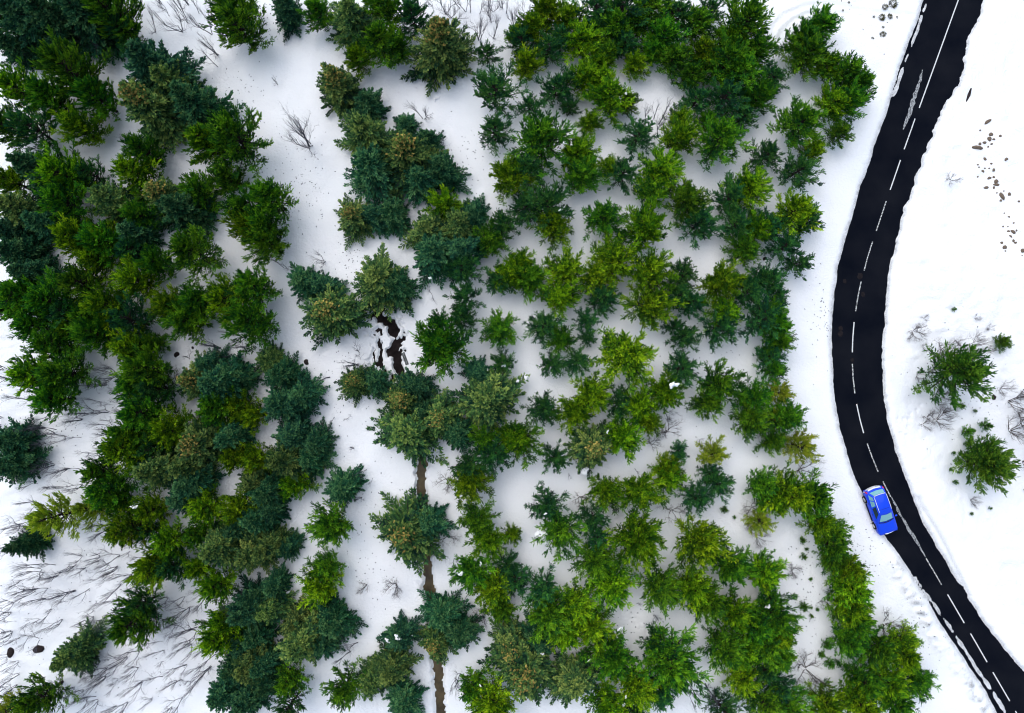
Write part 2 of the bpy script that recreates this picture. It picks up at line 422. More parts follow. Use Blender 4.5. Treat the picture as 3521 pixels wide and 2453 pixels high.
# ------------------------------------------------------------------ road
def strip(name, yy, xa, xb, z, m, cols=6, **kw):
    u = np.linspace(0, 1, cols)
    v = np.array([[xa[i] * (1 - t) + xb[i] * t, yy[i], z] for i in range(len(yy)) for t in u])
    i = (np.arange(len(yy) - 1)[:, None] * cols + np.arange(cols - 1)[None, :]).ravel()
    return link(name, mesh_np(name, v, np.stack([i, i + cols, i + cols + 1, i + 1], 1), [m]), **kw)
ry = np.linspace(-60, 68, 320)
road = strip('road', ry, road_x(ROAD_L, ry) - 1.0, road_x(ROAD_R, ry) + 1.6, 0.0, M_ASPHALT, 8, label='black asphalt mountain road curving through the snow', kind='structure')
def ribbon(name, pl, w, z, m, parent=None, n=24, rag=0.0, seed=0, taper=False, **kw):
    pl = np.asarray(pl, float)
    dl = np.concatenate([[0], np.cumsum(np.linalg.norm(np.diff(pl, axis=0), axis=1))])
    t = np.linspace(0, dl[-1], n)
    p = np.column_stack([np.interp(t, dl, pl[:, 0]), np.interp(t, dl, pl[:, 1])])
    d = norm(np.gradient(p, axis=0)); nn = np.column_stack([-d[:, 1], d[:, 0]])
    wl_ = w / 2 * (1 + rag * 2 * vn(t * 3.1, t * 0 + seed, 51)); wr_ = w / 2 * (1 + rag * 2 * vn(t * 3.3, t * 0 + seed, 52))
    if taper:
        e = np.sin(np.linspace(0.06, math.pi - 0.06, n)) ** 0.5
        wl_ = wl_ * e; wr_ = wr_ * e
    v = np.vstack([np.column_stack([p + nn * wl_[:, None], np.full(n, z)]), np.column_stack([p - nn * wr_[:, None], np.full(n, z)])])
    i = np.arange(n - 1)
    return link(name, mesh_np(name, v, np.stack([i, i + n, i + n + 1, i + 1], 1), [m]), parent=parent, **kw)
DASH = [('D', (1330, -40), (1053, 725), 0), ('D', (1025, 797), (952, 1003), 0), ('D', (927, 1075), (858, 1275), 0), ('D', (832, 1350), (765, 1550), 1),
        ('H', (740, 30), (683, 225), 1), ('H', (663, 298), (626, 497), 1), ('H', (616, 570), (604, 773), 0), ('H', (604, 850), (621, 1048), 1),
        ('H', (633, 1120), (680, 1315), 0), ('H', (704, 1385), (777, 1573), 1), ('L', (810, 45), (862, 150), 1), ('L', (1098, 560), (1203, 737), 1),
        ('L', (1243, 803), (1355, 995), 0), ('L', (1397, 1065), (1508, 1257), 0), ('L', (1547, 1325), (1660, 1518), 0), ('L', (1698, 1585), (1800, 1770), 0)]
for c, a, b, worn in DASH:
    pl = np.array([cw(c, *a), cw(c, *b)])
    ln = np.linalg.norm(pl[1] - pl[0])
    if ln > 6:
        mid = [cw(c, 1205, 305)]
        pl = np.array([pl[0], mid[0], pl[1]])
    else:
        m_ = pl.mean(0); c_ = 0.5 * (pl[1] - pl[0]); bow = -0.035 if c == 'H' else 0
        pl = np.array([pl[0], m_ + np.array([bow, 0]), pl[1]])
    ribbon('lane_dash', pl, 0.10, 0.008, M_PAINT_WORN if worn else M_PAINT, road, n=14 if ln < 6 else 40, rag=0.10, seed=ln)
# slush streak on the lane line past the car, patch of old slush up the road, mud stains
ribbon('slush_streak', cpl(('L', [(868, 150), (900, 215), (930, 275), (970, 345), (1020, 420), (1060, 490), (1095, 550)])), 0.24, 0.008, M_SLUSH, road, n=60, rag=0.5, taper=True)
ribbon('slush_streak', cpl(('D', [(1075, 470), (1060, 530), (1035, 610), (1010, 690), (985, 770), (945, 870)])), 0.34, 0.008, M_SLUSH, road, n=60, rag=0.45, seed=3, taper=True)
for c, x, y, r in [('H', 655, 262, 0.24), ('H', 552, 297, 0.16), ('H', 525, 612, 0.20), ('H', 525, 650, 0.22), ('H', 675, 385, 0.18), ('H', 604, 825, 0.15)]:
    px_, py_ = cw(c, x, y)
    a = np.linspace(0, 2 * math.pi, 15)[:-1]
    rr_ = r * (1 + 0.5 * rng.random(14) - 0.25)
    v = np.column_stack([px_ + rr_ * np.cos(a), py_ + 1.3 * rr_ * np.sin(a), np.full(14, 0.006)])
    v = np.vstack([v, [px_, py_, 0.006]])
    f = np.array([[14, i, (i + 1) % 14] for i in range(14)])
    link('mud_stain', mesh_np('mud_stain', v, f, [M_MUD]), road)

# ------------------------------------------------------------------ stream
ribbon('stream', np.vstack([STREAM, STREAM2]), 2.2, -0.27, M_WATER, n=120, label='narrow brown stream cut through the snow', kind='structure')
bx0, by0 = cw('F', 760, 470); bx1, by1 = cw('F', 1010, 980)
a_ = np.linspace(0, 2 * math.pi, 33)[:-1]
bv = np.column_stack([(bx0 + bx1) / 2 + np.cos(a_) * (bx1 - bx0) * 0.85, (by0 + by1) / 2 + np.sin(a_) * (by0 - by1) * 0.68, np.full(32, -0.20)])
bv = np.vstack([bv, [(bx0 + bx1) / 2, (by0 + by1) / 2, -0.20]])
# a mud sheet under the melting patches, left of the open water
bed = link('stream_bed', mesh_np('stream_bed', bv * [1, 1, 1] + [-0.5, 0, -0.03], np.array([[32, i, (i + 1) % 32] for i in range(32)]), [M_BED]), label='dark wet mud showing through melting snow', kind='structure')

# ------------------------------------------------------------------ conifer prototypes
def shoots(P, D, L, Wd, tone, kind='pine', side=3):
    """needle brushes: P base, D direction, L length, Wd half width; returns verts, tris, tones"""
    n = len(P)
    D = norm(D)
    ref = norm(rng.normal(size=(n, 3)))
    A = norm(np.cross(D, ref)); B = np.cross(D, A)
    vs, ts, fs = [], [], []
    off = 0
    for k in range(3):
        th = k * math.pi / 3 + rng.random(n) * 0.5
        U = np.cos(th)[:, None] * A + np.sin(th)[:, None] * B
        w = (Wd * rng.uniform(0.75, 1.2, n))[:, None]
        v = np.stack([P, P + D * (L * 0.55)[:, None] + U * w, P + D * L[:, None], P + D * (L * 0.45)[:, None] - U * w], 1)
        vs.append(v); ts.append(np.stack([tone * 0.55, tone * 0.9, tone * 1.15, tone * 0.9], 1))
        base = off + np.arange(n)[:, None] * 4
        fs.append(np.concatenate([base + [0, 1, 2], base + [0, 2, 3]])); off += 4 * n
    for k in range(side):          # free needles and side buds
        th = rng.random(n) * 2 * math.pi
        U = np.cos(th)[:, None] * A + np.sin(th)[:, None] * B
        s0 = (L * rng.uniform(0.1, 0.7, n))[:, None]
        q = P + D * s0
        tip = q + U * (Wd * 1.7)[:, None] + D * (L * 0.42)[:, None]
        v = np.stack([q - D * (L * 0.06)[:, None], tip, q + D * (L * 0.10)[:, None] + np.cross(U, D) * (Wd * 0.35)[:, None]], 1)
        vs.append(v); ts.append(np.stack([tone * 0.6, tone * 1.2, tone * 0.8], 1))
        base = off + np.arange(n)[:, None] * 3
        fs.append(base + [0, 1, 2]); off += 3 * n
    return np.concatenate([v.reshape(-1, 3) for v in vs]), np.concatenate(fs), np.concatenate([t.ravel() for t in ts])

def curve(p0, az, el0, el1, ln, n, wob=0.0):
    """a bending branch: n points, azimuth az, elevation from el0 to el1"""
    t = np.linspace(0, 1, n)
    el = el0 + (el1 - el0) * t
    az_ = az + np.cumsum(rng.normal(0, wob, n))
    st = np.column_stack([np.cos(az_) * np.cos(el), np.sin(az_) * np.cos(el), np.sin(el)]) * ln / (n - 1)
    st[0] = 0
    return p0 + np.cumsum(st, 0)

def make_pine(seed, dens=1.0, openness=0.0):
    global rng
    rng = np.random.default_rng(seed)
    Ht = 2.8
    tr = MB()
    tx = np.cumsum(rng.normal(0, 0.02, 8)); ty = np.cumsum(rng.normal(0, 0.02, 8))
    tp = np.column_stack([tx, ty, np.linspace(-0.12, Ht * 0.95, 8)]); tp[0, :2] = 0
    tr.tube(tp, np.linspace(0.062, 0.010, 8), 7)
    P, D, L, Wd, T = [], [], [], [], []
    z = 0.42 + 0.2 * rng.random()
    lop = rng.random() * 6.28; lopk = 0.18 * rng.random()
    while z < Ht * 0.97:
        t = z / Ht
        nb = rng.integers(8, 12) if openness < 0.3 else rng.integers(6, 10)
        a0 = rng.random() * 6.28
        prof = (0.80 + 0.2 * min(1, (t - 0.1) / 0.2)) if t < 0.33 else max(0.10, 1.0 - ((t - 0.33) / 0.70) ** 1.55)
        for b in range(nb):
            if rng.random() < 0.10 + openness * 0.25: continue
            az = a0 + b * 6.283 / nb + rng.normal(0, 0.25)
            ln = prof * rng.uniform(0.55, 1.2) * (1 + lopk * math.cos(az - lop))
            el0 = 0.05 + 0.75 * t + rng.normal(0, 0.16); el1 = el0 + 0.45
            p0 = np.array([np.interp(z, tp[:, 2], tp[:, 0]), np.interp(z, tp[:, 2], tp[:, 1]), z + rng.normal(0, 0.04)])
            c = curve(p0, az, el0, el1, ln, 6, 0.08)
            tr.tube(c, np.linspace(0.020 * (0.5 + ln * 0.6), 0.005, 6), 4, False)
            dirs = norm(np.gradient(c, axis=0))
            br_t = rng.uniform(0.2, 0.85)
            # branchlets
            nl = int(4 + 13 * ln * dens)
            for q in range(nl):
                s = 0.14 + 0.14 * openness + (0.86 - 0.14 * openness) * rng.random() ** 1.15
                i = s * 5; i0 = min(4, int(i)); fr = i - i0
                pq = c[i0] * (1 - fr) + c[i0 + 1] * fr; dq = dirs[min(5, i0 + 1)]
                sgn = 1 if q % 2 else -1
                yaw = sgn * rng.uniform(0.25, 1.2)
                dd = np.array([dq[0] * math.cos(yaw) - dq[1] * math.sin(yaw), dq[0] * math.sin(yaw) + dq[1] * math.cos(yaw), dq[2] + rng.uniform(-0.1, 0.5)])
                dd /= np.linalg.norm(dd)
                l2 = rng.uniform(0.12, 0.32) * (0.6 + 0.5 * ln) * (1.2 - 0.5 * s)
                tb = np.clip(br_t + rng.normal(0, 0.13), 0.1, 1)
                ns = 5 if l2 > 0.16 else 4
                for e in range(ns):
                    pe = pq + dd * l2 * (e / ns)
                    y2 = (1 if e % 2 else -1) * rng.uniform(0.2, 0.8) if e < ns - 1 else 0
                    d3 = np.array([dd[0] * math.cos(y2) - dd[1] * math.sin(y2), dd[0] * math.sin(y2) + dd[1] * math.cos(y2), dd[2] + rng.uniform(0.0, 0.55)])
                    P.append(pe); D.append(d3); L.append(rng.uniform(0.08, 0.155)); Wd.append(rng.uniform(0.012, 0.022)); T.append(np.clip(tb + rng.normal(0, 0.2), 0.03, 1))
                if openness > 0.3 or q % 3 == 0:
                    tr.tube(np.array([pq, pq + dd * l2]), np.array([0.006, 0.003]), 3, False)
            for q in range(7):
                y2 = rng.normal(0, 0.6)
                d3 = np.array([dirs[-1][0] * math.cos(y2) - dirs[-1][1] * math.sin(y2), dirs[-1][0] * math.sin(y2) + dirs[-1][1] * math.cos(y2), dirs[-1][2] + rng.uniform(-0.1, 0.3)])
                P.append(c[-1] - dirs[-1] * 0.045 * q); D.append(d3); L.append(rng.uniform(0.13, 0.28)); Wd.append(rng.uniform(0.014, 0.022)); T.append(np.clip(br_t + rng.normal(0, 0.1), 0.05, 1))
        z += rng.uniform(0.16, 0.24)
    for q in range(6):
        P.append(tp[-1]); D.append(np.array([rng.normal(0, 0.5), rng.normal(0, 0.5), 1])); L.append(0.2); Wd.append(0.045); T.append(0.8)
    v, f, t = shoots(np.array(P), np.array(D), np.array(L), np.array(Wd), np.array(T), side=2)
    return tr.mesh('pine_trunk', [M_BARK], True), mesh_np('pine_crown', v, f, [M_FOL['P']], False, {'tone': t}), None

def make_spruce(seed, dens=1.0):
    global rng
    rng = np.random.default_rng(seed)
    Ht = 3.0
    tr = MB()
    tp = np.column_stack([np.cumsum(rng.normal(0, 0.008, 6)), np.cumsum(rng.normal(0, 0.008, 6)), np.linspace(-0.12, Ht * 0.99, 6)]); tp[0, :2] = 0
    tr.tube(tp, np.linspace(0.060, 0.008, 6), 7)
    P, D, L, Wd, T = [], [], [], [], []
    CPt, CD = [], []
    z = 0.16
    lopa = rng.random(3) * 6.28
    while z < Ht * 0.985:
        t = z / Ht
        nb = int(round(9 - 4 * t))
        a0 = rng.random() * 6.28
        prof = max(0.07, (1 - t) ** 0.80)
        for b in range(nb):
            az = a0 + b * 6.283 / nb + rng.normal(0, 0.12)
            ln = prof * rng.uniform(0.66, 1.22) * (1 + 0.13 * math.cos(2 * az + lopa[0]) + 0.10 * math.cos(3 * az + lopa[1] + 2 * t))
            el0 = -0.10 + 0.85 * t ** 1.5 + rng.normal(0, 0.06); el1 = el0 + 0.30
            p0 = np.array([np.interp(z, tp[:, 2], tp[:, 0]), np.interp(z, tp[:, 2], tp[:, 1]), z + rng.normal(0, 0.02)])
            c = curve(p0, az, el0, el1, ln, 6, 0.03)
            tr.tube(c, np.linspace(0.014 * (0.4 + ln), 0.004, 6), 3, False)
            dirs = norm(np.gradient(c, axis=0))
            tb = np.clip(rng.normal(0.40, 0.18) + 0.18 * t, 0.05, 1)
            nl = int(5 + 17 * ln * dens)
            for q in range(nl):
                s = (q + 0.6) / nl * 0.9 + 0.1
                i = s * 5; i0 = min(4, int(i)); fr = i - i0
                pq = c[i0] * (1 - fr) + c[i0 + 1] * fr; dq = dirs[min(5, i0 + 1)]
                l2 = (0.30 * (1 - s) + 0.07) * (0.35 + 0.75 * ln) * rng.uniform(0.7, 1.2)
                for sgn in (-1, 1):
                    yaw = sgn * rng.uniform(0.6, 1.0)
                    dd = np.array([dq[0] * math.cos(yaw) - dq[1] * math.sin(yaw), dq[0] * math.sin(yaw) + dq[1] * math.cos(yaw), dq[2] + rng.normal(-0.02, 0.16)])
                    ns = 2 if l2 > 0.16 else 1
                    for e in range(ns):
                        pe = pq + dd * l2 * (e / 2)
                        P.append(pe); D.append(dd + rng.normal(0, 0.16, 3)); L.append(max(0.09, l2 * 0.62) * rng.uniform(0.85, 1.2)); Wd.append(rng.uniform(0.020, 0.032)); T.append(np.clip(tb + rng.normal(0, 0.2) + 0.12 * e, 0.03, 1))
            P.append(c[-1] - dirs[-1] * 0.05); D.append(dirs[-1]); L.append(0.15); Wd.append(0.026); T.append(tb + 0.15)
            if t > 0.66:
                for q in range(9):
                    i0 = rng.integers(2, 6)
                    CPt.append(c[i0] + rng.normal(0, 0.022, 3) + [0, 0, 0.025]); CD.append(np.array([rng.normal(0, 0.5), rng.normal(0, 0.5), -0.6]))
        z += rng.uniform(0.13, 0.18) * (1.2 - 0.40 * t)
    for q in range(5):
        P.append(tp[-1] - [0, 0, 0.08]); D.append(np.array([rng.normal(0, 0.35), rng.normal(0, 0.35), 1])); L.append(0.16); Wd.append(0.03); T.append(0.8)
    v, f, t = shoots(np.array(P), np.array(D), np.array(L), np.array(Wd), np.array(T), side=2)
    n = len(CPt)
    cv, cf, ct = shoots(np.array(CPt), np.array(CD), np.full(n, 0.11), np.full(n, 0.030), rng.uniform(0.3, 0.9, n), side=0)
    return tr.mesh('spruce_trunk', [M_BARK], True), mesh_np('spruce_crown', v, f, [M_FOL['S']], False, {'tone': t}), mesh_np('spruce_cones', cv, cf, [M_CONE], False, {'tone': ct})

PINES = [make_pine(100 + i, 1.0) for i in range(11)]
OPEN = [make_pine(200 + i, 0.85, 0.7) for i in range(8)]
SPRUCES = [make_spruce(300 + i, 1.0) for i in range(10)]
rng = np.random.default_rng(99)

# ------------------------------------------------------------------ where the conifers stand
TREES = {
 'A': 'S110,80,180;S330,90,180;S530,90,170;P730,70,170;D800,180,110;S50,290,110;D170,190,90;P-60,60,150;P1510,40,150;P1600,170,150;P450,470,170;Y130,600,140;P330,640,130;P640,640,135;Y530,850,135;S1000,430,200;O1130,560,160;G970,690,190;S1290,690,180;Y1390,960,150;P1570,900,180;P960,1010,115;P40,850,130;D200,860,130;S200,1120,150;Y60,1210,110;Y430,1150,150;P430,1340,140;Y900,1180,125;G1080,1300,140;O720,1330,150;P950,1450,115;S1200,1390,150;P1340,1280,120;P1520,1200,110;O100,1390,150;S270,1490,130;P1620,1400,130;Y1660,1530,115;Y510,1590,130;Y690,1590,110;S880,1560,120;S40,1540,120;D600,1160,95',
 'B': 'S180,30,110;P420,80,120;O640,110,180;P860,60,160;P850,290,150;P960,320,110;D1050,120,130;Y680,390,100;G1230,270,210;G530,540,170;S740,690,130;O730,880,200;G1000,1020,200;S1000,830,90;S1150,930,100;S760,1120,180;S1240,1120,140;S1090,1190,150;G640,1440,135;S780,1440,110;S910,1430,125;Y1260,1370,130;O1150,1540,150;O1350,1500,160;S1450,1440,120;D1550,370,85;D1600,620,150;P1730,240,70;D1600,880,110;Y1690,1190,125;D1640,1500,100;P110,1330,150;P40,1530,140',
 'C': 'Y240,80,120;Y140,190,110;Y390,130,110;Y470,270,130;Y100,420,105;D60,270,110;P680,200,125;P640,360,95;Y585,430,80;P840,170,110;P940,50,140;D720,60,150;D550,40,130;P1030,260,130;P1080,390,120;D1110,110,130;P1250,170,120;D1310,90,95;Y1270,360,115;Y1460,290,110;P1560,170,175;P1640,330,120;P1440,420,150;P1540,480,140;P1200,500,95;Y830,440,90;Y490,520,105;Y600,540,100;Y640,650,140;P770,700,75;D370,560,90;D290,590,110;D120,720,85;D390,730,65;D850,930,115;Y520,830,80;Y1120,800,75;Y1110,920,130;P1310,820,70;P1380,950,150;D1240,660,100;D1430,640,130;P1650,650,110;D1540,780,95;D1700,1030,105;P210,920,180;Y440,1040,125;D110,1130,120;Y30,1170,80;P460,1170,130;Y650,1130,75;D740,1170,110;Y990,1160,140;P930,1280,105;P1170,1340,130;Y1590,1260,130;D1480,1330,120;P620,1450,120;D240,1400,150;Y290,1510,115;D100,1370,115;Y900,1530,150;D1250,1500,120;D1520,1510,115;Y1640,1530,100;D230,330,100;D330,250,90;D760,300,100;D560,180,90;P940,340,90',
 'D': 'P380,170,115;P270,260,120;P300,370,140;Y440,430,95;P580,480,125;P640,570,110;Y480,700,115;P570,690,115;P250,830,150;Y330,1020,85;P520,890,85;D230,1140,115;D80,520,95;Y200,1430,140;D300,1500,100;D60,1510,110',
 'E': 'S60,90,130;S170,230,125;P680,40,125;Y650,140,110;D880,70,105;P1060,190,110;Y920,290,120;P1310,90,155;P150,390,145;P330,420,140;P50,470,110;P540,300,130;Y720,470,135;D460,490,110;P640,640,135;Y480,610,85;P250,590,120;P380,740,130;D860,560,130;Y1140,450,120;P1320,430,120;P1250,560,125;Y1500,420,140;P1680,330,130;P1680,560,150;Y250,930,140;P420,900,140;P370,1080,120;Y890,750,125;P1030,720,75;P960,890,140;P920,1000,120;D1060,1010,115;G1290,960,130;S1380,860,95;S1440,980,150;S1560,930,105;P940,1180,140;P870,1300,120;Y1150,1280,125;Y830,1420,135;D1030,1410,100;G1320,1380,155;P1460,1130,125;Y1590,1150,100;O1040,1560,150;Y950,1530,80;P680,1560,115;O1240,1540,130;Y1570,1480,95;Y1720,1490,95;S1530,1340,120;S60,1360,110;S50,1520,120;Y1700,1200,85;P600,530,100',
 'F': 'P80,50,140;S310,290,125;S450,330,115;G480,500,200;O810,280,190;S920,330,140;D1400,400,120;D1380,540,100;Y1700,240,120;D1620,280,95;P1230,740,195;D1230,560,85;P1640,610,115;O80,830,110;S150,910,115;S150,1120,140;S290,1060,130;S240,1340,145;S390,1390,115;O170,1500,150;S350,1500,125;G660,970,125;S790,970,95;G960,1090,150;S1060,1000,120;O1000,1320,200;G1230,1210,150;S1330,1310,120;O1540,1090,215;S1480,910,105;P1540,1360,115;Y1700,1330,110;D1590,1460,135;D1420,1560,120;S1120,1180,100;D1650,850,85;P1560,30,110;S1180,80,170;S1370,80,150;D1380,180,120',
 'G': 'Y50,160,95;P130,280,130;Y360,220,130;Y350,400,120;Y550,270,110;D610,410,105;Y680,140,150;Y930,210,140;Y920,470,165;D1160,250,100;D1120,390,95;D1210,440,85;Y1400,310,140;Y1440,520,110;D1400,610,130;D1600,360,110;D1690,560,135;P1560,100,110;D1700,270,85;D220,590,110;P320,690,100;D490,560,75;D500,680,60;D260,850,90;D450,830,95;D650,710,72;Y770,800,195;D1090,600,70;D1150,670,100;D1150,880,120;P1370,980,150;P1290,1110,105;Y530,1050,130;Y840,1130,125;D720,1120,110;Y1020,1030,125;Y920,1240,85;Y730,1340,140;Y420,1180,130;D210,1150,110;G540,1420,155;Y60,1340,140;D290,1480,105;P1620,1080,125;P1610,1220,130;L1350,1460,105;D1340,1590,75;D1120,1450,70;Y1040,1560,105;D1740,790,90',
 'H': 'D150,60,115;D230,180,95;D60,290,105;P70,480,85;P100,600,105;P120,700,90;P90,900,90;L120,1060,90;L90,1210,70;P170,1220,120;L270,1400,115;P80,1370,90;M1350,900,205;M1610,700,58;M1490,1440,110;M1510,1530,165;D100,400,80;P40,780,70',
 'I': 'L350,290,130;L590,230,100;P720,100,125;P790,180,90;Y1000,240,105;Y850,370,135;D1010,370,85;Y1140,430,115;Y1380,210,110;Y1600,240,110;S1260,70,130;S1200,170,100;P1330,390,90;O1440,500,130;Y1340,620,85;Y1450,730,110;O1660,550,120;Y1030,610,130;D1150,620,105;S140,475,85,4.5;P870,1000,140;D960,870,100;O460,1225,120,5.2;P250,1490,130;L60,1570,100;Y1470,1080,130;P1500,950,85;S1650,930,140;O1660,1290,125;S1700,1100,100;S1550,1310,85;S1470,1490,105;S1640,1530,130;O1690,50,100;S1690,300,110;S1560,380,90;S1590,1130,100',
 'J': 'S60,120,130;Y250,70,110;S570,90,125;P490,340,145;S90,240,100;O60,500,130;S190,500,85;Y430,720,140;P480,610,110;G1000,390,215;S1150,330,130;Y1440,50,130;P1480,300,125;Y1560,440,125;P1440,650,140;Y1600,780,125;Y1730,400,70;O260,1000,120;O300,1130,180;S500,1000,140;P240,1390,110;P590,1440,130;S960,1100,115;O900,1320,145;O770,1400,115;G1190,1150,125;S1250,950,135;S1370,1080,125;S980,1530,130;O80,910,120;S40,1280,110;S60,1420,110;G1700,1180,130;P1450,1430,115;Y1600,1530,150;D230,1550,110;S110,750,100;S440,1150,110;D1690,620,85;P1640,900,90',
 'K': 'D250,220,120;P330,360,150;D530,300,105;D570,430,100;Y850,110,150;Y640,110,120;Y1050,20,110;D1250,170,105;D1380,60,105;Y850,450,190;Y1250,480,180;P560,590,140;Y680,750,140;P990,760,130;Y1210,770,140;P1470,620,140;Y1690,650,130;P1330,860,130;Y1500,930,130;P1640,1030,130;P240,930,140;Y420,870,130;Y350,1060,120;Y540,1020,120;S190,1120,115;G80,1330,195;O420,1400,145;P660,1220,150;P1080,1290,190;D960,1130,95;Y830,1430,130;Y640,1530,140;D1010,1460,110;P1440,1180,145;Y1580,1180,105;Y1550,1370,110;D1400,1560,110;P1680,1530,125;P1710,1140,135;D30,720,100;D220,770,120;L1670,310,85;P1700,80,110;D1700,1330,110;D800,1570,110',
 'L': 'Y200,110,150;P330,170,150;Y80,180,110;Y400,330,105;P490,370,90;P480,490,125;Y590,650,120;Y610,770,140;Y600,890,125;P620,1000,125;P570,1120,110;Y960,1120,105;P790,1180,135;Y930,1220,130;Y840,1390,140;P1040,1370,125;P700,1400,130;Y660,1540,140;Y430,1550,130;P180,1540,130;D100,1420,110;Y40,660,100;P90,950,135;Y90,1070,125;P110,1210,125;D50,830,75;P470,580,80;P880,1520,120',
}
ROADLINE = lambda x, y: road_s(np.array([x]), np.array([y]))
KINDNAME = {'S': 'blue-green spruce', 'G': 'gold-coned spruce', 'O': 'olive-tinted spruce', 'Y': 'yellow-green pine', 'P': 'mid-green pine', 'D': 'dark pine', 'L': 'lime-green pine', 'M': 'olive-green pine'}
trees = []
for c, s in TREES.items():
    for e in s.split(';'):
        k_ = e[0]; x, y, r, *hh = [float(q) for q in e[1:].split(',')]
        px_, py_ = cp(c, x, y); r = r / K
        spr = k_ in 'SGO'
        rm = r * CAM_H / F * 0.93
        h = rm * (2.7 if spr else 2.6)
        if px_ < 1000: h *= 1.25
        if px_ > 3100: h = rm * 2.0
        h = min(h * rng.uniform(0.92, 1.08), 11.0)
        if hh: h = hh[0]
        zc = h * (0.62 if spr else 0.62)
        rm = r * (CAM_H - zc * 0.8) / F * (1.20 if spr else 1.23) * (1.12 if px_ < 900 else 1.10 if px_ > 1650 and (py_ < 1150 or (py_ > 1950 and px_ < 2350)) else 1.0)
        wx, wy = pix(px_, py_, zc)
        trees.append(dict(k=k_, px=px_, py=py_, x=wx, y=wy, r=rm, h=h))
def gpix(x, y):  # ground point back to photo pixel
    dx, dy, dz = x, y, -CAM_H
    cy = dy * CP + dz * SP; cz = -dy * SP + dz * CP
    return W / 2 + F * dx / -cz, H_ / 2 - F * cy / -cz
txy = np.array([(t['x'], t['y']) for t in trees])
LANDMARKS = [(cw('L', 700, 250), 'closest to the blue car'), (cw('F', 1005, 820), 'closest to the wooden beam by the stream'),
             (cw('D', 850, 60), 'closest to the grassy tussocks by the road top'), (cw('L', 190, 452), 'closest to the round hollow in the snow'),
             (cw('K', 800, 960), 'closest to the footprint trail'), (cw('I', 80, 1188), 'closest to the two dark stones among shrubs'),
             (cw('C', 970, 930), 'closest to the tall bare bush in a gap'), (cw('F', 830, 700), 'closest to the melting mud patches'),
             (cw('B', 365, 980), 'closest to the lone bare bush in the snow gap')]
special = {}
for (lx, ly), ph in LANDMARKS:
    d = np.hypot(txy[:, 0] - lx, txy[:, 1] - ly)
    for i in np.argsort(d)[:3]:
        if i not in special:
            special[int(i)] = ph; break
def zone(i):
    t = trees[i]
    sl, sr = ROADLINE(t['x'], t['y'])
    if sr[0] > 0: return 'beyond the road'
    if sl[0] < 6.5: return 'along the road verge'
    ds = min(pdist(t['x'], t['y'], STREAM), pdist(t['x'], t['y'], STREAM2))
    if ds < 4.2: return 'beside the stream'
    gx_, gy_ = gpix(t['x'], t['y'])
    if gx_ < 900 and gy_ > 1500 and gx_ < 760: return 'at the shrub slope'
    if gx_ < 1150: return 'in the dense stand'
    if gy_ < 700: return 'in the upper stand'
    return 'in the glade plantation'
for i, t in enumerate(trees):
    d = np.hypot(txy[:, 0] - t['x'], txy[:, 1] - t['y']); d[i] = 1e9
    NEAR = {'S': 'a blue-green spruce', 'G': 'a gold-coned spruce', 'O': 'an olive spruce', 'Y': 'a yellow-green pine', 'P': 'a mid-green pine', 'D': 'a dark pine', 'L': 'a lime-green pine', 'M': 'an olive-green pine'}
    near = sorted(NEAR[trees[int(j)]['k']] for j in np.argsort(d)[:2])
    near = 'between two ' + near[0].split(' ', 1)[1] + 's' if near[0] == near[1] else 'between ' + near[0] + ' and ' + near[1]
    size = 'small' if t['r'] < 1.4 else 'modest' if t['r'] < 1.8 else 'mid-sized' if t['r'] < 2.15 else 'broad' if t['r'] < 2.6 else 'huge'
    if i in special:
        t['label'] = f"{size} {KINDNAME[t['k']]} {special[i]}"
    else:
        t['label'] = f"{size} {KINDNAME[t['k']]} {zone(i)}, {near}"
    t['group'] = ('spruces' if t['k'] in 'SGO' else 'pines') + ' of the snowy forest'
from collections import Counter
cnt = Counter(t['label'] for t in trees)
ORD = ['', 'second', 'third', 'fourth', 'fifth', 'sixth', 'seventh', 'eighth', 'ninth', 'tenth', 'eleventh', 'twelfth', 'thirteenth', 'fourteenth', 'fifteenth', 'sixteenth', 'seventeenth', 'eighteenth', 'nineteenth', 'twentieth', 'twenty-first', 'twenty-second', 'twenty-third', 'twenty-fourth', 'twenty-fifth', 'twenty-sixth', 'twenty-seventh', 'twenty-eighth', 'twenty-ninth', 'thirtieth']
fam = {}
for i, t in enumerate(trees):
    t['fam'] = t['label'].split(',')[0]
    t['dr'] = max(road_s(np.array([t['x']]), np.array([t['y']])))[0]
    fam.setdefault(t['fam'], []).append(i)
for nm, ids in fam.items():
    for r_, i in enumerate(sorted(ids, key=lambda q: trees[q]['dr'])):
        t = trees[i]
        if cnt[t['label']] > 1 and i not in special:
            w_ = ORD[r_] if r_ < len(ORD) else 'far'
            t['label'] = f"{nm}, {w_} nearest the road of its kind".replace(',  ', ', ').replace(', nearest', ', the nearest to').replace('the nearest to the road of', 'nearest the road of').replace('far nearest', 'farther from')
crown_objs = []
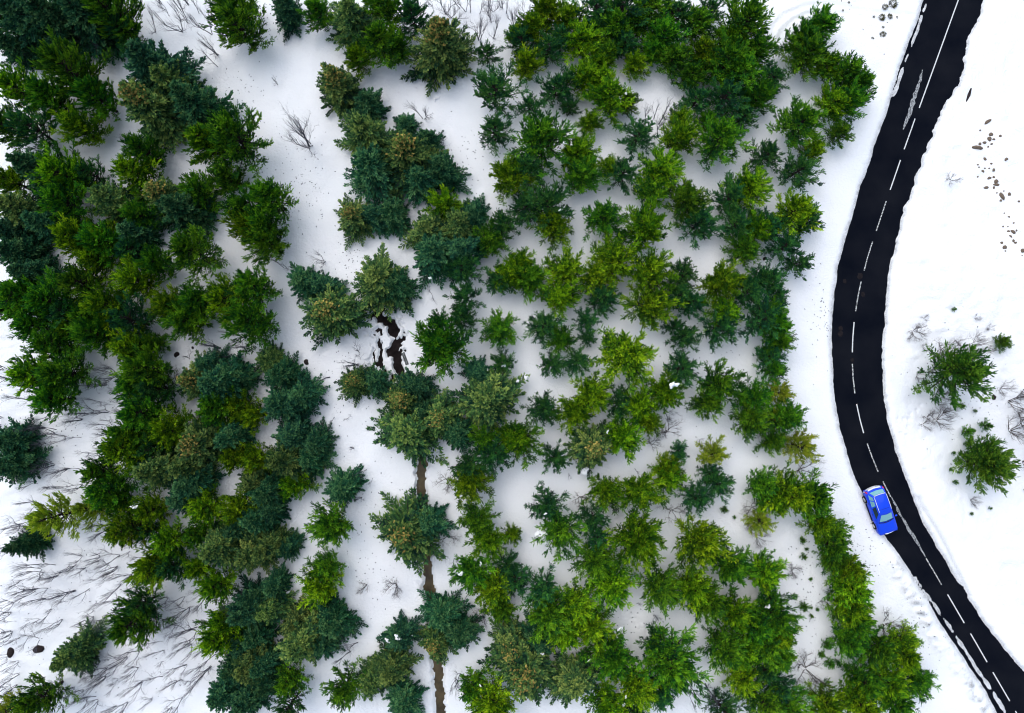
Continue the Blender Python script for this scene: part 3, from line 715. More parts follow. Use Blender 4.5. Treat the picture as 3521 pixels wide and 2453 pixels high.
for i, t in enumerate(trees):
    spr = t['k'] in 'SGO'
    lst = SPRUCES if spr else OPEN if t['k'] in 'DL' else PINES
    tm, cm, km = lst[int(rng.integers(len(lst)))]
    zg = tz(t['x'], t['y'])
    e = link('spruce_tree' if spr else 'pine_tree', None, loc=(t['x'], t['y'], zg), label=t['label'], cat='spruce' if spr else 'pine', group=t['group'])
    e.empty_display_size = 0.3
    e.rotation_euler = (0, 0, rng.random() * 6.283)
    e.scale = (t['r'], t['r'], t['h'] / (3.0 if spr else 2.8))
    link('trunk', tm, e)
    co = link('crown', cm, e)
    fk = 'S' if t['k'] == 'S' else 'O' if t['k'] in 'GO' else t['k']
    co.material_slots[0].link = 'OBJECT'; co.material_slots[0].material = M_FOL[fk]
    if t['k'] == 'G' and km:
        link('cones', km, e)
    crown_objs.append(co)

# ------------------------------------------------------------------ seedlings poking through the snow
SEED = {'H': '1310,1130,24;1410,1165,14;1460,1260,42;1325,1300,40;1382,1296,22;1338,1388,26;1290,1500,28;1262,1445,14;1305,1448,14;1060,975,26;1030,1035,20;1300,1575,12;1245,1558,14;1260,490,16',
        'L': '265,438,24;265,543,26;315,697,14;250,865,34;203,803,18;410,1125,38;380,1195,26;432,1243,36;488,1245,22;320,938,16;290,497,14;358,897,13;318,885,12;272,905,10;1275,45,18;1495,217,13;1378,255,13;1730,97,11',
        'G': '1308,1213,12;1465,1218,12', 'K': '1415,225,26;1485,282,14', 'B': '20,120,40'}
nseed = 0
for c, s in SEED.items():
    for q in s.split(';'):
        x, y, r = [float(v) for v in q.split(',')]
        wx, wy = cw(c, x, y); rm = r / K * CAM_H / F * 1.15
        tm, cm, km = OPEN[int(rng.integers(len(OPEN)))]
        side_ = 'beyond the road near the two lone pines' if c == 'H' or (c == 'L' and x > 1000) else 'in the snowy strip behind the roadside pines' if c == 'L' else 'on the open glade among the pines'
        e = link('pine_seedling', None, loc=(wx, wy, tz(wx, wy) - 0.02), label=f"tiny green pine seedling poking through snow {side_}", cat='seedling', group='pine seedlings ' + side_)
        e.empty_display_size = 0.1
        e.rotation_euler = (0, 0, rng.random() * 6.283); e.scale = (rm, rm, rm * 0.75)
        link('trunk', tm, e)
        co = link('crown', cm, e); co.material_slots[0].link = 'OBJECT'; co.material_slots[0].material = M_FOL['P']

# ------------------------------------------------------------------ bare deciduous shrubs
def make_bare(seed, stems, spread, twigs=1.0):
    global rng
    rng = np.random.default_rng(seed)
    st, tw = MB(), MB()
    def grow(p, az, el, ln, rad, lev):
        n = 5 if lev < 2 else 3
        c = curve(p, az, el, el + rng.uniform(-0.1, 0.35), ln, n, 0.26)
        (st if lev < 2 else tw).tube(c, np.linspace(rad, rad * 0.55, n), 5 if lev == 0 else 4 if lev == 1 else 3, False)
        if lev >= 4: return
        nk = int(round((rng.integers(4, 6) if lev < 2 else rng.integers(2, 4)) * (twigs if lev > 1 else 1)))
        for q in range(nk):
            s = rng.uniform(0.35, 1.0) if q else 1.0
            i = min(n - 2, int(s * (n - 1))); fr = s * (n - 1) - i
            pp = c[i] * (1 - fr) + c[i + 1] * fr
            grow(pp, az + rng.normal(0, 0.55 + 0.15 * lev), np.clip(el + rng.normal(0.05, 0.30), 0.0, 1.5), ln * rng.uniform(0.50, 0.72), rad * 0.50, lev + 1)
    for q in range(stems):
        az = q * 6.283 / stems + rng.normal(0, 0.5)
        grow(np.array([rng.normal(0, 0.012), rng.normal(0, 0.012), -0.03]), az, 1.5 - spread * rng.uniform(0.5, 1.2), rng.uniform(0.36, 0.46), rng.uniform(0.009, 0.0135), 0)
    return st.mesh('shrub_stem', [M_TWIG], True), tw.mesh('shrub_twigs', [M_FINE])
BARE = [make_bare(500 + i, 1 + i % 3, 0.30 + 0.08 * (i % 4)) for i in range(9)]
BUSH = [make_bare(600 + i, 6, 0.85, 1.2) for i in range(4)]
rng = np.random.default_rng(5)
# base of each shrub; an optional third value is its height in metres
SHRUBS = {
 'I': '240,178;245,48,3;560,62;245,288;140,338;380,602;500,608,5;285,632;300,655;575,622,3.2;670,548,3;670,572,3;805,540;785,617,4.5;890,665;815,735,4.5;935,722;600,762;510,775;405,808,3.4;250,770;178,770,3;310,830;350,905;620,920,3;90,920;125,975,2.6;270,965,2.2;420,967;580,1018;715,990,3;95,1050;275,1100;60,1250,2.4;140,1245,2.4;145,1325;65,1415;90,1505;1235,815;1270,888;1250,905;1330,885,2.4;1325,1020,5;1320,1040,5;1140,985,2.2;1210,990,2.4;1095,1112,2.8;1295,1130;1285,1108,3;1115,1170;940,1182;850,1222,4.5;1105,1245,3.4;1260,1268,4.8;1420,1280;930,1292;910,1310,3;720,1292;710,1357;680,1345,3;795,1368,1.8;1090,1352,4.8;960,1385;1225,1370;1355,1350,3.4;1320,1380;765,1412,2.4;615,1420,2.6;580,1495;640,1490,3.4;655,1515,3;860,1520;790,1540,2.6;690,1590,2.4;1160,1555;1025,1500,2.4;1630,850,5;1585,860;1700,760;1450,1200;800,845,4.5;735,345,4;550,545,3;870,515,2;460,790,3.4;1000,1110,3;1130,820,3.4;200,1085,3;30,740,3;40,1130,3.4;500,1420,3.2;560,1440,3;1230,1490,3;330,760,3;470,610,4;270,600,4;770,1230,3.4;1180,1010,3;1400,800,3.4;130,1400,3',
 'E': '740,1170,4.6;725,990;800,925,4.6;745,870,3;275,1268;205,1305;400,1290;385,1315;460,1335;455,1355,3;560,1343,2.2;745,1315,3;690,1108,3;40,890;20,1265;570,1220;605,1440,2.6;375,1525;465,1550;545,1550,3;30,1210,3;220,1100;190,1010,4;870,1100;1280,820;1485,745,4.4;1645,680,5;1650,740,3;1545,820,3;1585,885;100,900,4;60,950,4;730,1460,4;640,1170,4;760,1260,3.6;150,960,4;860,1180,3.4;1000,520,3;330,1205,3;120,1390,4',
 'A': '1045,220,4.6;1225,212,5;1260,155,5;1465,375,5;1465,450,4.4;1425,235,4.4;1080,30;960,40;965,290;945,300,3;935,160,3.4;690,315,4;615,295,3.4;755,375,4.6;610,325;435,265;325,345;185,450;255,520,3.4;1270,40;1215,80,5;80,560,4;20,500,4;860,300,3.4;560,380,3;430,380,3;880,950,3;1340,100,4;1140,110,4;400,1010,3.4;340,1090,3.4',
 'B': '150,575,1.8;360,985,7;375,970,6.4;1130,810,4.4;1145,815,3.6;1250,1000,3.8;1275,110;1305,130;1335,150,4.4;1200,90;1410,90;1440,95;1500,100;1590,80;1580,150,3.4;1495,275,4.6;1590,265,4.4;840,1340,3;1680,100;1560,110,3;1650,60;1730,180,3.6;1370,70,4',
 'C': '950,810,4.4;985,850,4.4;970,930,5;890,840,4;1480,1240,2.6;95,110,3;1060,540,3;30,200,3.4',
 'F': '465,165,4;200,215,3.4;690,855,4.4;1185,388,3;530,1208,2.8;620,1215,3;555,1350,1.4;660,1412,1.2;750,1555,3.4;700,780,3;1330,1050,2.4',
 'G': '930,1370,3.4;1260,1380,2.4;250,1420,2.4;820,1550,2.4;380,1580,2.4;1020,1180,3',
 'J': '945,725,3.4;1255,510,3.4;1330,560,3;1420,800,3.4;1510,910,3.4;1375,1330,3.2;1340,1365,3.6;1080,40,3;690,1120,4.4;640,1180,4;790,20,2;1275,270,1.4;715,150,2.4',
 'K': '130,195,3.4;640,210,4;1290,1395,4;1180,1440,3.8;50,605,2.4;830,860,2.4;945,935,2.4;1040,90,2.6',
}
def shrub(c, x, y, h, protos, name, label, group, brown=False):
    wx, wy = cw(c, x, y)
    pi_ = int(rng.integers(len(protos))); sm, tm = protos[pi_]
    label = label.replace('STEMS', ['single-stemmed', 'twin-stemmed', 'three-stemmed'][pi_ % 3])
    e = link(name, None, loc=(wx, wy, tz(wx, wy)), label=label, cat='shrub', group=group)
    e.empty_display_size = 0.2
    e.rotation_euler = (rng.normal(0, 0.06), rng.normal(0, 0.06), rng.random() * 6.283)
    e.scale = (h * 0.92, h * 0.92, h)
    for nm, me in (('stem', sm), ('twigs', tm)):
        o = link(nm, me, e, kind='stuff' if nm == 'twigs' else None)
        if brown:
            o.material_slots[0].link = 'OBJECT'; o.material_slots[0].material = M_TWIG_B
PLACE = {'I': 'on the shrub slope', 'E': 'on the upper shrub slope', 'A': 'in the gap below the dark firs', 'B': 'by the long snow gap', 'C': 'in a gap of the thick pine stand', 'F': 'near the stream bank', 'G': 'on the wide glade', 'J': 'beside the lower stream', 'K': 'between the plantation pines'}
for c, s in SHRUBS.items():
    for q in s.split(';'):
        v = [float(u) for u in q.split(',')]
        h = (v[2] if len(v) > 2 else 3.8) * rng.uniform(0.76, 0.92)
        sz = 'low' if h < 2.6 else 'tall' if h > 4.4 else 'mid-height'
        shrub(c, v[0], v[1], h, BARE, 'bare_shrub', f"{sz} STEMS leafless dark shrub {PLACE[c]}", 'leafless shrubs ' + PLACE[c])
nr = np.random.default_rng(31)
for q in range(64):
    for _ in range(40):
        px_, py_ = nr.uniform(10, 720), nr.uniform(1450, 2440)
        if px_ < 700 - max(0, 1900 - py_) * 1.0: break
    h = nr.uniform(1.3, 2.5)
    shrub('A', px_ * K, py_ * K, h, BARE, 'bare_shrub', ('tiny' if h < 1.8 else 'low') + ' STEMS leafless dark shrub on the shrub slope', 'leafless shrubs on the shrub slope')
BUSHES = {'H': '1000,632,1.5;1035,638,1.2;1190,765,2.2;1160,785,1.6;1070,742,1;1340,735,2.6;1410,760,2;1140,855,1.4;1100,930,1.4;1020,930,.9;1140,1090,1.6;1160,1230,2;1100,1212,1.4;1070,1258,1.2;1640,1100,2.4;1590,1020,1.6;1640,1300,2.6;1720,1210,2;1740,1390,2.4;1415,548,.7;1510,620,.9;1075,548,.7;1740,1030,1.8;1380,1500,1.6;1200,1060,1.6;1440,680,.8;1730,1500,1.8;1210,1180,1.4;250,1560,2.6;30,1300,2',
          'D': '1255,1215,1.1', 'G': '1040,1300,2.4;1680,1310,2.6;930,1390,1.6', 'K': '450,145,1.8;1070,240,2;1605,215,2;1590,315,2.2;1640,410,1.6',
          'J': '945,725,2;750,735,1.4;1285,410,2;1290,30,2;1500,940,1.8', 'L': '430,850,2.4;290,1300,2.6;195,625,1.2;175,655,1;145,600,.9;815,1000,2.6;320,1390,1.4;1380,165,1.0', 'I': '1040,930,2.4;1060,960,2;650,1150,2', 'E': '540,960,2;1140,1030,2.2;1180,960,2;60,1370,2.4', 'A': '830,220,2.4;870,120,2'}
PLACE2 = {'H': 'beyond the road by the lone pines', 'D': 'alone on the snow beyond the road', 'G': 'on the wide glade', 'K': 'in the pine plantation', 'J': 'near the lower stream', 'L': 'behind the roadside pines', 'I': 'under an evergreen on the shrub slope', 'E': 'at the edge of the dense stand', 'A': 'under the dark firs'}
for c, s in BUSHES.items():
    for q in s.split(';'):
        x, y, h = [float(u) for u in q.split(',')]
        sz = 'tiny' if h < 1.25 else 'low' if h < 2.1 else 'wide'
        shrub(c, x, y, h * 1.2, BUSH, 'twiggy_bush', f"{sz} brown twiggy leafless bush {PLACE2[c]}", 'twiggy bushes ' + PLACE2[c], True)

# ------------------------------------------------------------------ stones, tussocks, logs
def lump_mesh(name, seed, m, flat=0.6, sub=2, amp=0.28):
    bm = bmesh.new()
    bmesh.ops.create_icosphere(bm, subdivisions=sub, radius=1.0)
    r_ = random.Random(seed); o_ = r_.random() * 50
    for v in bm.verts:
        n_ = float(vn(v.co.x * 1.3 + o_, v.co.y * 1.3 + v.co.z * 0.9, seed)) + 0.6 * float(vn(v.co.x * 2.9 + o_, v.co.y * 2.9 - v.co.z * 2.1, seed + 3))
        v.co *= 1 + amp * 2 * n_
        v.co.z *= flat
    me = bpy.data.meshes.new(name); bm.to_mesh(me); bm.free()
    me.materials.append(m)
    for p in me.polygons: p.use_smooth = True
    return me
STONES = [lump_mesh('stone', i, M_STONE) for i in range(5)]
# (crop of the rock trail: offset 3250,380, scale 834/271)
KS = 834 / 271.0
ROCKS = '425,132,38,16,.6;345,225,10,8,0;460,265,20,18,0;443,315,20,24,0;488,320,16,9,0;557,283,14,12,0;390,355,18,12,0;343,367,15,13,0;468,370,14,8,0;432,397,9,9,0;310,408,60,18,-.15;405,522,18,12,-.8;620,530,20,14,.5;324,586,8,8,0;338,613,9,7,0;380,652,17,11,-.6;403,622,8,8,0;445,624,9,7,0;470,575,13,9,-.4;493,640,13,17,0;328,711,10,8,.4;452,722,20,13,.3;497,713,12,12,0;520,760,22,20,.4;525,795,30,14,0;500,825,10,14,0;417,826,24,15,.2;528,882,8,7,0;577,915,18,40,.5;657,895,16,18,0;563,964,13,12,0;757,972,11,10,0;600,862,9,6,0;649,1136,12,8,-.3;603,1096,6,8,0;700,1200,11,8,.3;587,1238,9,7,.4;634,1240,7,6,0;638,1288,16,10,0;687,1297,26,16,-.5;722,1283,8,11,0;657,1343,17,9,-.7;685,1390,12,15,0;706,1412,16,10,.2;569,1411,14,13,0;590,1460,22,19,0;597,1500,8,7,0;776,1498,20,20,0;796,1574,9,7,.5;768,1550,6,5,0'
for q in ROCKS.split(';'):
    x, y, a, b, rot = [float(u) for u in q.split(',')]
    wx, wy = pix(3250 + x / KS, 380 + y / KS)
    s = CAM_H / F / KS * 1.12
    big = a * b > 420
    o = link('stone', STONES[int(rng.integers(5))], loc=(wx, wy, tz(wx, wy) + 0.01), label='large brown stone bared in the stone trail beyond the road' if big else 'small brown stone in the stone trail beyond the road', cat='stone', group='stones in the trail beyond the road')
    o.scale = (a * s, b * s, 0.5 * (a + b) * s); o.rotation_euler = (0, 0, rot)
for c, x, y, r, lab in [('I', 80, 1188, 26, 'dark grey stone lying flat among the leafless shrubs'), ('I', 270, 1160, 30, 'dark stone beside leafless shrubs, partly capped by snow'), ('E', 255, 1398, 12, 'small dark stone on the upper shrub slope'), ('E', 215, 1440, 10, 'small dark stone on the upper shrub slope'),
                        ('E', 1195, 790, 18, 'dark squarish stump stone among fallen twigs'), ('E', 1300, 742, 9, 'single small dark stone in the snow gap'), ('H', 1545, 1073, 16, 'dark stone beside the big lone pine'), ('G', 1690, 148, 14, 'reddish dark stone at the roadside pines'), ('F', 340, 840, 18, 'dark stone at the foot of a spruce')]:
    wx, wy = cw(c, x, y); s = r / K * CAM_H / F
    o = link('stone', STONES[int(rng.integers(5))], loc=(wx, wy, tz(wx, wy) + 0.02), label=lab, cat='stone', group='dark stones in the snow')
    o.scale = (s * 1.2, s * 0.85, s * 0.9); o.rotation_euler = (0, 0, rng.random() * 3)
    o.material_slots[0].link = 'OBJECT'; o.material_slots[0].material = M_BARK

def tussock_mesh(seed):
    r_ = np.random.default_rng(seed); n = 160
    a = r_.random(n) * 6.283; rad = np.sqrt(r_.random(n)) * 0.8
    p = np.column_stack([rad * np.cos(a), rad * np.sin(a), np.full(n, -0.05)])
    d = np.column_stack([np.cos(a) * 0.7 + r_.normal(0, 0.3, n), np.sin(a) * 0.7 + r_.normal(0, 0.3, n), np.full(n, 0.7)]); d = norm(d)
    sd_ = norm(np.cross(d, r_.normal(size=(n, 3)))) * 0.09
    tip = p + d * r_.uniform(0.4, 0.8, n)[:, None]
    v = np.stack([p - sd_, p + sd_, tip], 1).reshape(-1, 3)
    return mesh_np('tussock', v, np.arange(3 * n).reshape(-1, 3), [M_TUSSOCK])
TUS = [tussock_mesh(i) for i in range(3)]
for c, x, y, r, lab in [('D', 870, 35, 34, 'largest olive grass tussock poking from snow by the road'), ('D', 818, 55, 24, 'mid-sized olive grass tussock beside the largest one'), ('D', 800, 122, 26, 'olive grass tussock between the old tyre tracks'), ('D', 853, 115, 20, 'dark grass tussock between the old tyre tracks'), ('D', 805, 235, 24, 'dark grass tussock alone below the tyre tracks'),
                        ('D', 735, 262, 10, 'tiny dark grass tuft below the tyre tracks'), ('D', 807, 187, 10, 'tiny olive grass tuft below the tyre tracks'), ('D', 745, 118, 9, 'tiny dark grass tuft on the old tyre track'), ('D', 900, 122, 9, 'tiny dark grass tuft nearest the road'), ('D', 575, 25, 9, 'tiny grass tuft on the upper tyre track'), ('D', 535, 78, 8, 'tiny grass tuft by the lower tyre track')]:
    wx, wy = cw(c, x, y); s = r / K * CAM_H / F * 0.85
    o = link('grass_tussock', TUS[int(rng.integers(3))], loc=(wx, wy, tz(wx, wy)), label=lab, cat='grass', group='grass tussocks by the tyre tracks')
    o.scale = (s * 1.2, s, s * 0.8); o.rotation_euler = (0, 0, rng.random() * 6)

# dark slit of bared ground in the right bank
gx0, gy0 = cw('D', 1392, 600); gx1, gy1 = cw('D', 1360, 690)
mb = MB(); pts = np.array([[gx0, gy0, 0], [(gx0 + gx1) / 2 + 0.03, (gy0 + gy1) / 2, 0], [gx1, gy1, 0]])
for p in pts: p[2] = tz(p[0], p[1]) - 0.02
mb.tube(pts, np.array([0.07, 0.15, 0.04]), 7)
link('bared_ground_slit', mb.mesh('bared_ground_slit', [M_BARK], True), label='short dark slit of bared ground in the bank beyond the road', cat='ground')

# wooden beam lying by the stream, with its two end blocks
ax_, ay_ = cw('F', 988, 775); bx_, by_ = cw('F', 1018, 858)
beam = link('wooden_beam', None, loc=((ax_ + bx_) / 2, (ay_ + by_) / 2, 0.02), label='weathered grey wooden beam lying beside the stream', cat='beam')
ln = math.hypot(bx_ - ax_, by_ - ay_); beam.rotation_euler = (0, 0, math.atan2(by_ - ay_, bx_ - ax_))
def box_mesh(name, sx, sy, sz, m, bev=0.01):
    bm = bmesh.new(); bmesh.ops.create_cube(bm, size=1)
    bmesh.ops.scale(bm, vec=(sx, sy, sz), verts=bm.verts)
    bmesh.ops.bevel(bm, geom=bm.edges[:], offset=bev, segments=2, affect='EDGES')
    me = bpy.data.meshes.new(name); bm.to_mesh(me); bm.free(); me.materials.append(m)
    return me
o = link('plank', box_mesh('plank', ln, 0.14, 0.09, M_WOOD), beam, (0, -0.075, 0.14)); link('plank', o.data, beam, (0, 0.075, 0.13))
o = link('end_block', box_mesh('end_block', 0.13, 0.42, 0.12, M_BARK), beam, (-ln / 2 + 0.12, 0, 0.05)); link('end_block', o.data, beam, (ln / 2 - 0.12, 0, 0.05))
for c, pts, lab in [('F', [(500, 940), (470, 945), (430, 968), (405, 990), (385, 1010)], 'long thin curved stick lying on the snow near the stream'), ('B', [(300, 210), (318, 211)], 'short brown stick on the snow gap'), ('F', [(640, 1410), (665, 1416)], 'short dark stick on snow by the spruces')]:
    p = np.array([[*cw(c, *q), 0] for q in pts])
    for q in p: q[2] = tz(q[0], q[1]) + 0.05
    mb = MB(); mb.tube(p, np.linspace(0.05, 0.02, len(p)), 6)
    link('fallen_stick', mb.mesh('fallen_stick', [M_TWIG], True), label=lab, cat='stick')

# ------------------------------------------------------------------ needle and leaf litter on the snow
lr = np.random.default_rng(77)
LV = []
for c, x0, y0, sx, sy, n in [('B', 280, 1250, 130, 190, 150), ('B', 60, 160, 70, 90, 90), ('F', 640, 230, 60, 100, 70), ('H', 400, 520, 45, 130, 60), ('A', 1600, 700, 120, 160, 90), ('F', 560, 1000, 150, 250, 90), ('J', 800, 400, 120, 250, 90), ('I', 700, 1100, 450, 350, 260), ('E', 500, 1250, 250, 250, 140), ('G', 1400, 900, 220, 220, 90), ('K', 900, 950, 160, 120, 60), ('L', 300, 800, 90, 260, 110), ('H', 1350, 1100, 220, 230, 120), ('L', 700, 500, 60, 160, 60), ('L', 1050, 1000, 60, 160, 60), ('D', 500, 260, 200, 160, 40), ('B', 1450, 1050, 100, 120, 50)]:
    for q in range(n):
        wx, wy = cw(c, lr.normal(x0, sx), lr.normal(y0, sy)); r_ = lr.uniform(0.015, 0.045); a = lr.random() * 6.28
        LV.append((wx, wy, r_, a))
LA = np.array(LV)
lz = terrain(LA[:, 0], LA[:, 1])[0]
ok_ = np.maximum(*road_s(LA[:, 0], LA[:, 1])) > 0.3
LA, lz = LA[ok_], lz[ok_]
ux, uy = np.cos(LA[:, 3]) * LA[:, 2], np.sin(LA[:, 3]) * LA[:, 2]
lv = np.stack([np.column_stack([LA[:, 0] + ux * 2, LA[:, 1] + uy * 2, lz + 0.012]), np.column_stack([LA[:, 0] - uy, LA[:, 1] + ux, lz + 0.03]), np.column_stack([LA[:, 0] - ux * 2, LA[:, 1] - uy * 2, lz + 0.012]), np.column_stack([LA[:, 0] + uy, LA[:, 1] - ux, lz + 0.02])], 1).reshape(-1, 3)
link('leaf_litter', mesh_np('leaf_litter', lv, np.arange(len(lv)).reshape(-1, 4), [M_TWIG]), label='dark needles and leaf scraps strewn over the snow', kind='stuff', cat='litter')

# ------------------------------------------------------------------ car
M_BLUE = plain('blue_car_paint', (0.001, 0.055, 0.74), 0.5, 0.25, coat=0.25)
M_GLASS = plain('car_glass', (0.20, 0.46, 0.50), 0.12, 0.5)
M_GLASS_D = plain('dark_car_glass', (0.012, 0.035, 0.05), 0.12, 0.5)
M_TRIM = plain('black_trim', (0.012, 0.012, 0.015), 0.6, 0.3)
M_TYRE = plain('tyre_rubber', (0.014, 0.014, 0.015), 0.85, 0.2)
M_RIM = plain('alloy_rim', (0.55, 0.56, 0.58), 0.4, 0.5, metal=0.3)
M_RED = plain('tail_lamp_red', (0.62, 0.01, 0.05), 0.25, 0.5)
M_LAMP = plain('head_lamp_clear', (0.6, 0.63, 0.66), 0.2, 0.6)
M_BUMP = plain('salt_dusted_bumper', (0.50, 0.52, 0.56), 0.7, 0.3, var=0.25, scale=5)
M_RAIL = plain('roof_rail', (0.75, 0.77, 0.80), 0.35, 0.5)
fx_, fy_ = cw('L', 845, 388, 0.6); rx_, ry_ = cw('L', 738, 90, 0.6)
ang = math.atan2(fy_ - ry_, fx_ - rx_)
ccx, ccy = (fx_ + rx_) / 2, (fy_ + ry_) / 2
CL = math.hypot(fx_ - rx_, fy_ - ry_)
car = link('blue_car', None, loc=(ccx, ccy, 0.012), label='blue estate car with silver roof rails driving on the road', cat='car')
car.rotation_euler = (0, 0, ang)
HL = CL / 2
def carpart(name, v, f, m, smooth=True, parent=None):
    me = bpy.data.meshes.new(name); me.from_pydata([tuple(q) for q in v], [], [tuple(q) for q in f]); me.update()
    bm = bmesh.new(); bm.from_mesh(me); bmesh.ops.recalc_face_normals(bm, faces=bm.faces); bm.to_mesh(me); bm.free()
    me.materials.append(m)
    for p in me.polygons: p.use_smooth = smooth
    return link(name, me, parent or car)
WB_F, WB_R, WR = HL - 0.82, -HL + 0.80, 0.315
def half_w(x):
    u = x / HL
    return 0.865 * (1 - 0.13 * max(0, (abs(u) - 0.72) / 0.28) ** 2.2)
def zbot(x):
    z = 0.22 + 0.12 * max(0, abs(x / HL) - 0.88) / 0.12
    for xw in (WB_F, WB_R):
        d = abs(x - xw)
        if d < 0.39: z = max(z, 0.30 + math.sqrt(0.39 ** 2 - d * d))
    return z
def ztop(x):
    u = x / HL
    if u > 0.30: return 0.97 - 0.20 * ((u - 0.30) / 0.70) ** 1.6
    if u < -0.86: return 0.97 - 0.06 * (-0.86 - u) / 0.14
    return 0.97
xs = np.unique(np.concatenate([np.linspace(-HL, HL, 41), *[np.linspace(xw - 0.39, xw + 0.39, 13) for xw in (WB_F, WB_R)]]))
ringn = 11
V, Fc = [], []
for x in xs:
    e = max(0.0, (abs(x / HL) - 0.93) / 0.07)
    hw, zb, zt = half_w(x), zbot(x), ztop(x) - 0.05 * e
    zm = max(zb + 0.03, 0.58)
    prof = [(hw * 0.92, zb), (hw, max(zm, zb + 0.02)), (hw * 0.985, max(0.78, zb + 0.04)), (hw * 0.93, zt - 0.02), (hw * 0.62, zt + 0.015), (0, zt + 0.028)]
    V += [(x, y, z) for y, z in prof] + [(x, -y, z) for y, z in prof[-2::-1]]
for i in range(len(xs) - 1):
    for j in range(ringn - 1):
        a = i * ringn + j; Fc.append((a, a + 1, a + ringn + 1, a + ringn))
    a = i * ringn; Fc.append((a, a + ringn, a + 2 * ringn - 1, a + ringn - 1))
Fc += [tuple(range(ringn)), tuple((len(xs) - 1) * ringn + j for j in range(ringn))]
body = carpart('body', V, Fc, M_BLUE)
# cabin: base ring, shoulder, roof
gb = dict(f=0.42 * HL, r=-0.93 * HL, w=0.79, z=0.975)
gt = dict(f=0.06 * HL, r=-0.76 * HL, w=0.585, z=1.44)
def ringpts(f, r, w, z, bow=0.05):
    return [(f + bow, 0, z), (f, w * 0.75, z), (f - 0.07, w, z), ((f + r) / 2, w * 1.02, z), (r + 0.05, w * 0.97, z), (r, w * 0.8, z), (r - bow * 0.6, 0, z),
            (r, -w * 0.8, z), (r + 0.05, -w * 0.97, z), ((f + r) / 2, -w * 1.02, z), (f - 0.07, -w, z), (f, -w * 0.75, z)]
def lerp(a, b, t): return tuple(p * (1 - t) + q * t for p, q in zip(a, b))
rb_, rt_ = ringpts(**gb, bow=0.09), ringpts(**gt)
rt2 = [(x * 0.97 - 0.03, y * 0.86, 1.475) for x, y, z in rt_]
V = rb_ + rt_ + rt2 + [((gt['f'] + gt['r']) / 2, 0, 1.495)]
Fc = [(l * 12 + j, l * 12 + (j + 1) % 12, (l + 1) * 12 + (j + 1) % 12, (l + 1) * 12 + j) for l in (0, 1) for j in range(12)] + [(24 + j, 24 + (j + 1) % 12, 36) for j in range(12)]
cabin = carpart('cabin', V, Fc, M_BLUE)
def pane(name, idx, t0, t1, m, grow=0.012, ins=0.0, seg=None):
    """a pane laid just proud of the cabin skin between ring points idx"""
    v = []
    for t in (t0, t1):
        pts = [lerp(rb_[i], rt_[i], t) for i in idx]
        if seg:
            a, b = pts; pts = [lerp(a, b, seg[0]), lerp(a, b, (seg[0] + seg[1]) / 2), lerp(a, b, seg[1])]
        v += pts
    n_ = len(v) // 2
    cen = Vector(((gb['f'] + gb['r']) / 2, 0, 1.0))
    p0, p1, p2 = Vector(v[0]), Vector(v[n_ - 1]), Vector(v[n_])
    nn_ = (p1 - p0).cross(p2 - p0).normalized()
    if nn_.dot(p0 - cen) < 0: nn_ = -nn_
    v = [tuple(Vector(q) + nn_ * grow) for q in v]
    f = [(i, i + 1, n_ + i + 1, n_ + i) for i in range(n_ - 1)]
    return carpart(name, v, f, m, False)
pane('windscreen', [1, 0, 11], 0.08, 0.93, M_GLASS, 0.02)
pane('rear_window', [5, 6, 7], 0.20, 0.90, M_GLASS, 0.02)
for a_i, b_i, sg in [(2, 3, (0.16, 0.94)), (3, 4, (0.04, 0.48)), (3, 4, (0.56, 0.92))]:
    pane('side_window', [a_i, b_i], 0.10, 0.86, M_GLASS, 0.012, seg=sg)
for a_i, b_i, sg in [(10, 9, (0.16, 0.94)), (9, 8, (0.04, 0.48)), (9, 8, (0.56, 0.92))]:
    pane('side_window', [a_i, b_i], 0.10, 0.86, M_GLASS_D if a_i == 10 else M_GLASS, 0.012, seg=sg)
# cowl strip, roof rails, roof seam, bumpers, lamps, mirrors, handles, wheels, plates
def bar(name, pts, r, m, k=8, parent=None):
    mb = MB(); mb.tube(np.array(pts, float), r, k)
    return link(name, mb.mesh(name, [m], True), parent or car)
bar('cowl', [(gb['f'] + 0.02, 0.66, 0.985), (gb['f'] + 0.12, 0.3, 1.0), (gb['f'] + 0.14, 0, 1.002), (gb['f'] + 0.12, -0.3, 1.0), (gb['f'] + 0.02, -0.66, 0.985)], 0.030, M_TRIM)
for s in (1, -1):
    bar('roof_rail', [(gt['r'] + 0.05, s * 0.53, 1.47), (gt['r'] + 0.15, s * 0.54, 1.515), ((gt['f'] + gt['r']) / 2, s * 0.55, 1.525), (gt['f'] - 0.32, s * 0.54, 1.51), (gt['f'] - 0.22, s * 0.53, 1.465)], 0.022, M_RAIL)
bar('roof_spoiler', [(gt['r'] - 0.02, 0.5, 1.465), (gt['r'] - 0.05, 0, 1.48), (gt['r'] - 0.02, -0.5, 1.465)], 0.028, M_RAIL)
bar('roof_seam', [(gt['f'] - 0.42, 0.44, 1.482), (gt['f'] - 0.40, 0, 1.496), (gt['f'] - 0.42, -0.44, 1.482)], 0.008, M_TRIM)
bar('wiper', [(gb['f'] + 0.06, 0.15, 1.02), (gb['f'] - 0.02, -0.45, 1.06)], 0.010, M_TRIM, 6)
bar('wiper', [(gb['f'] + 0.04, 0.60, 1.02), (gb['f'] - 0.01, 0.02, 1.07)], 0.010, M_TRIM, 6)
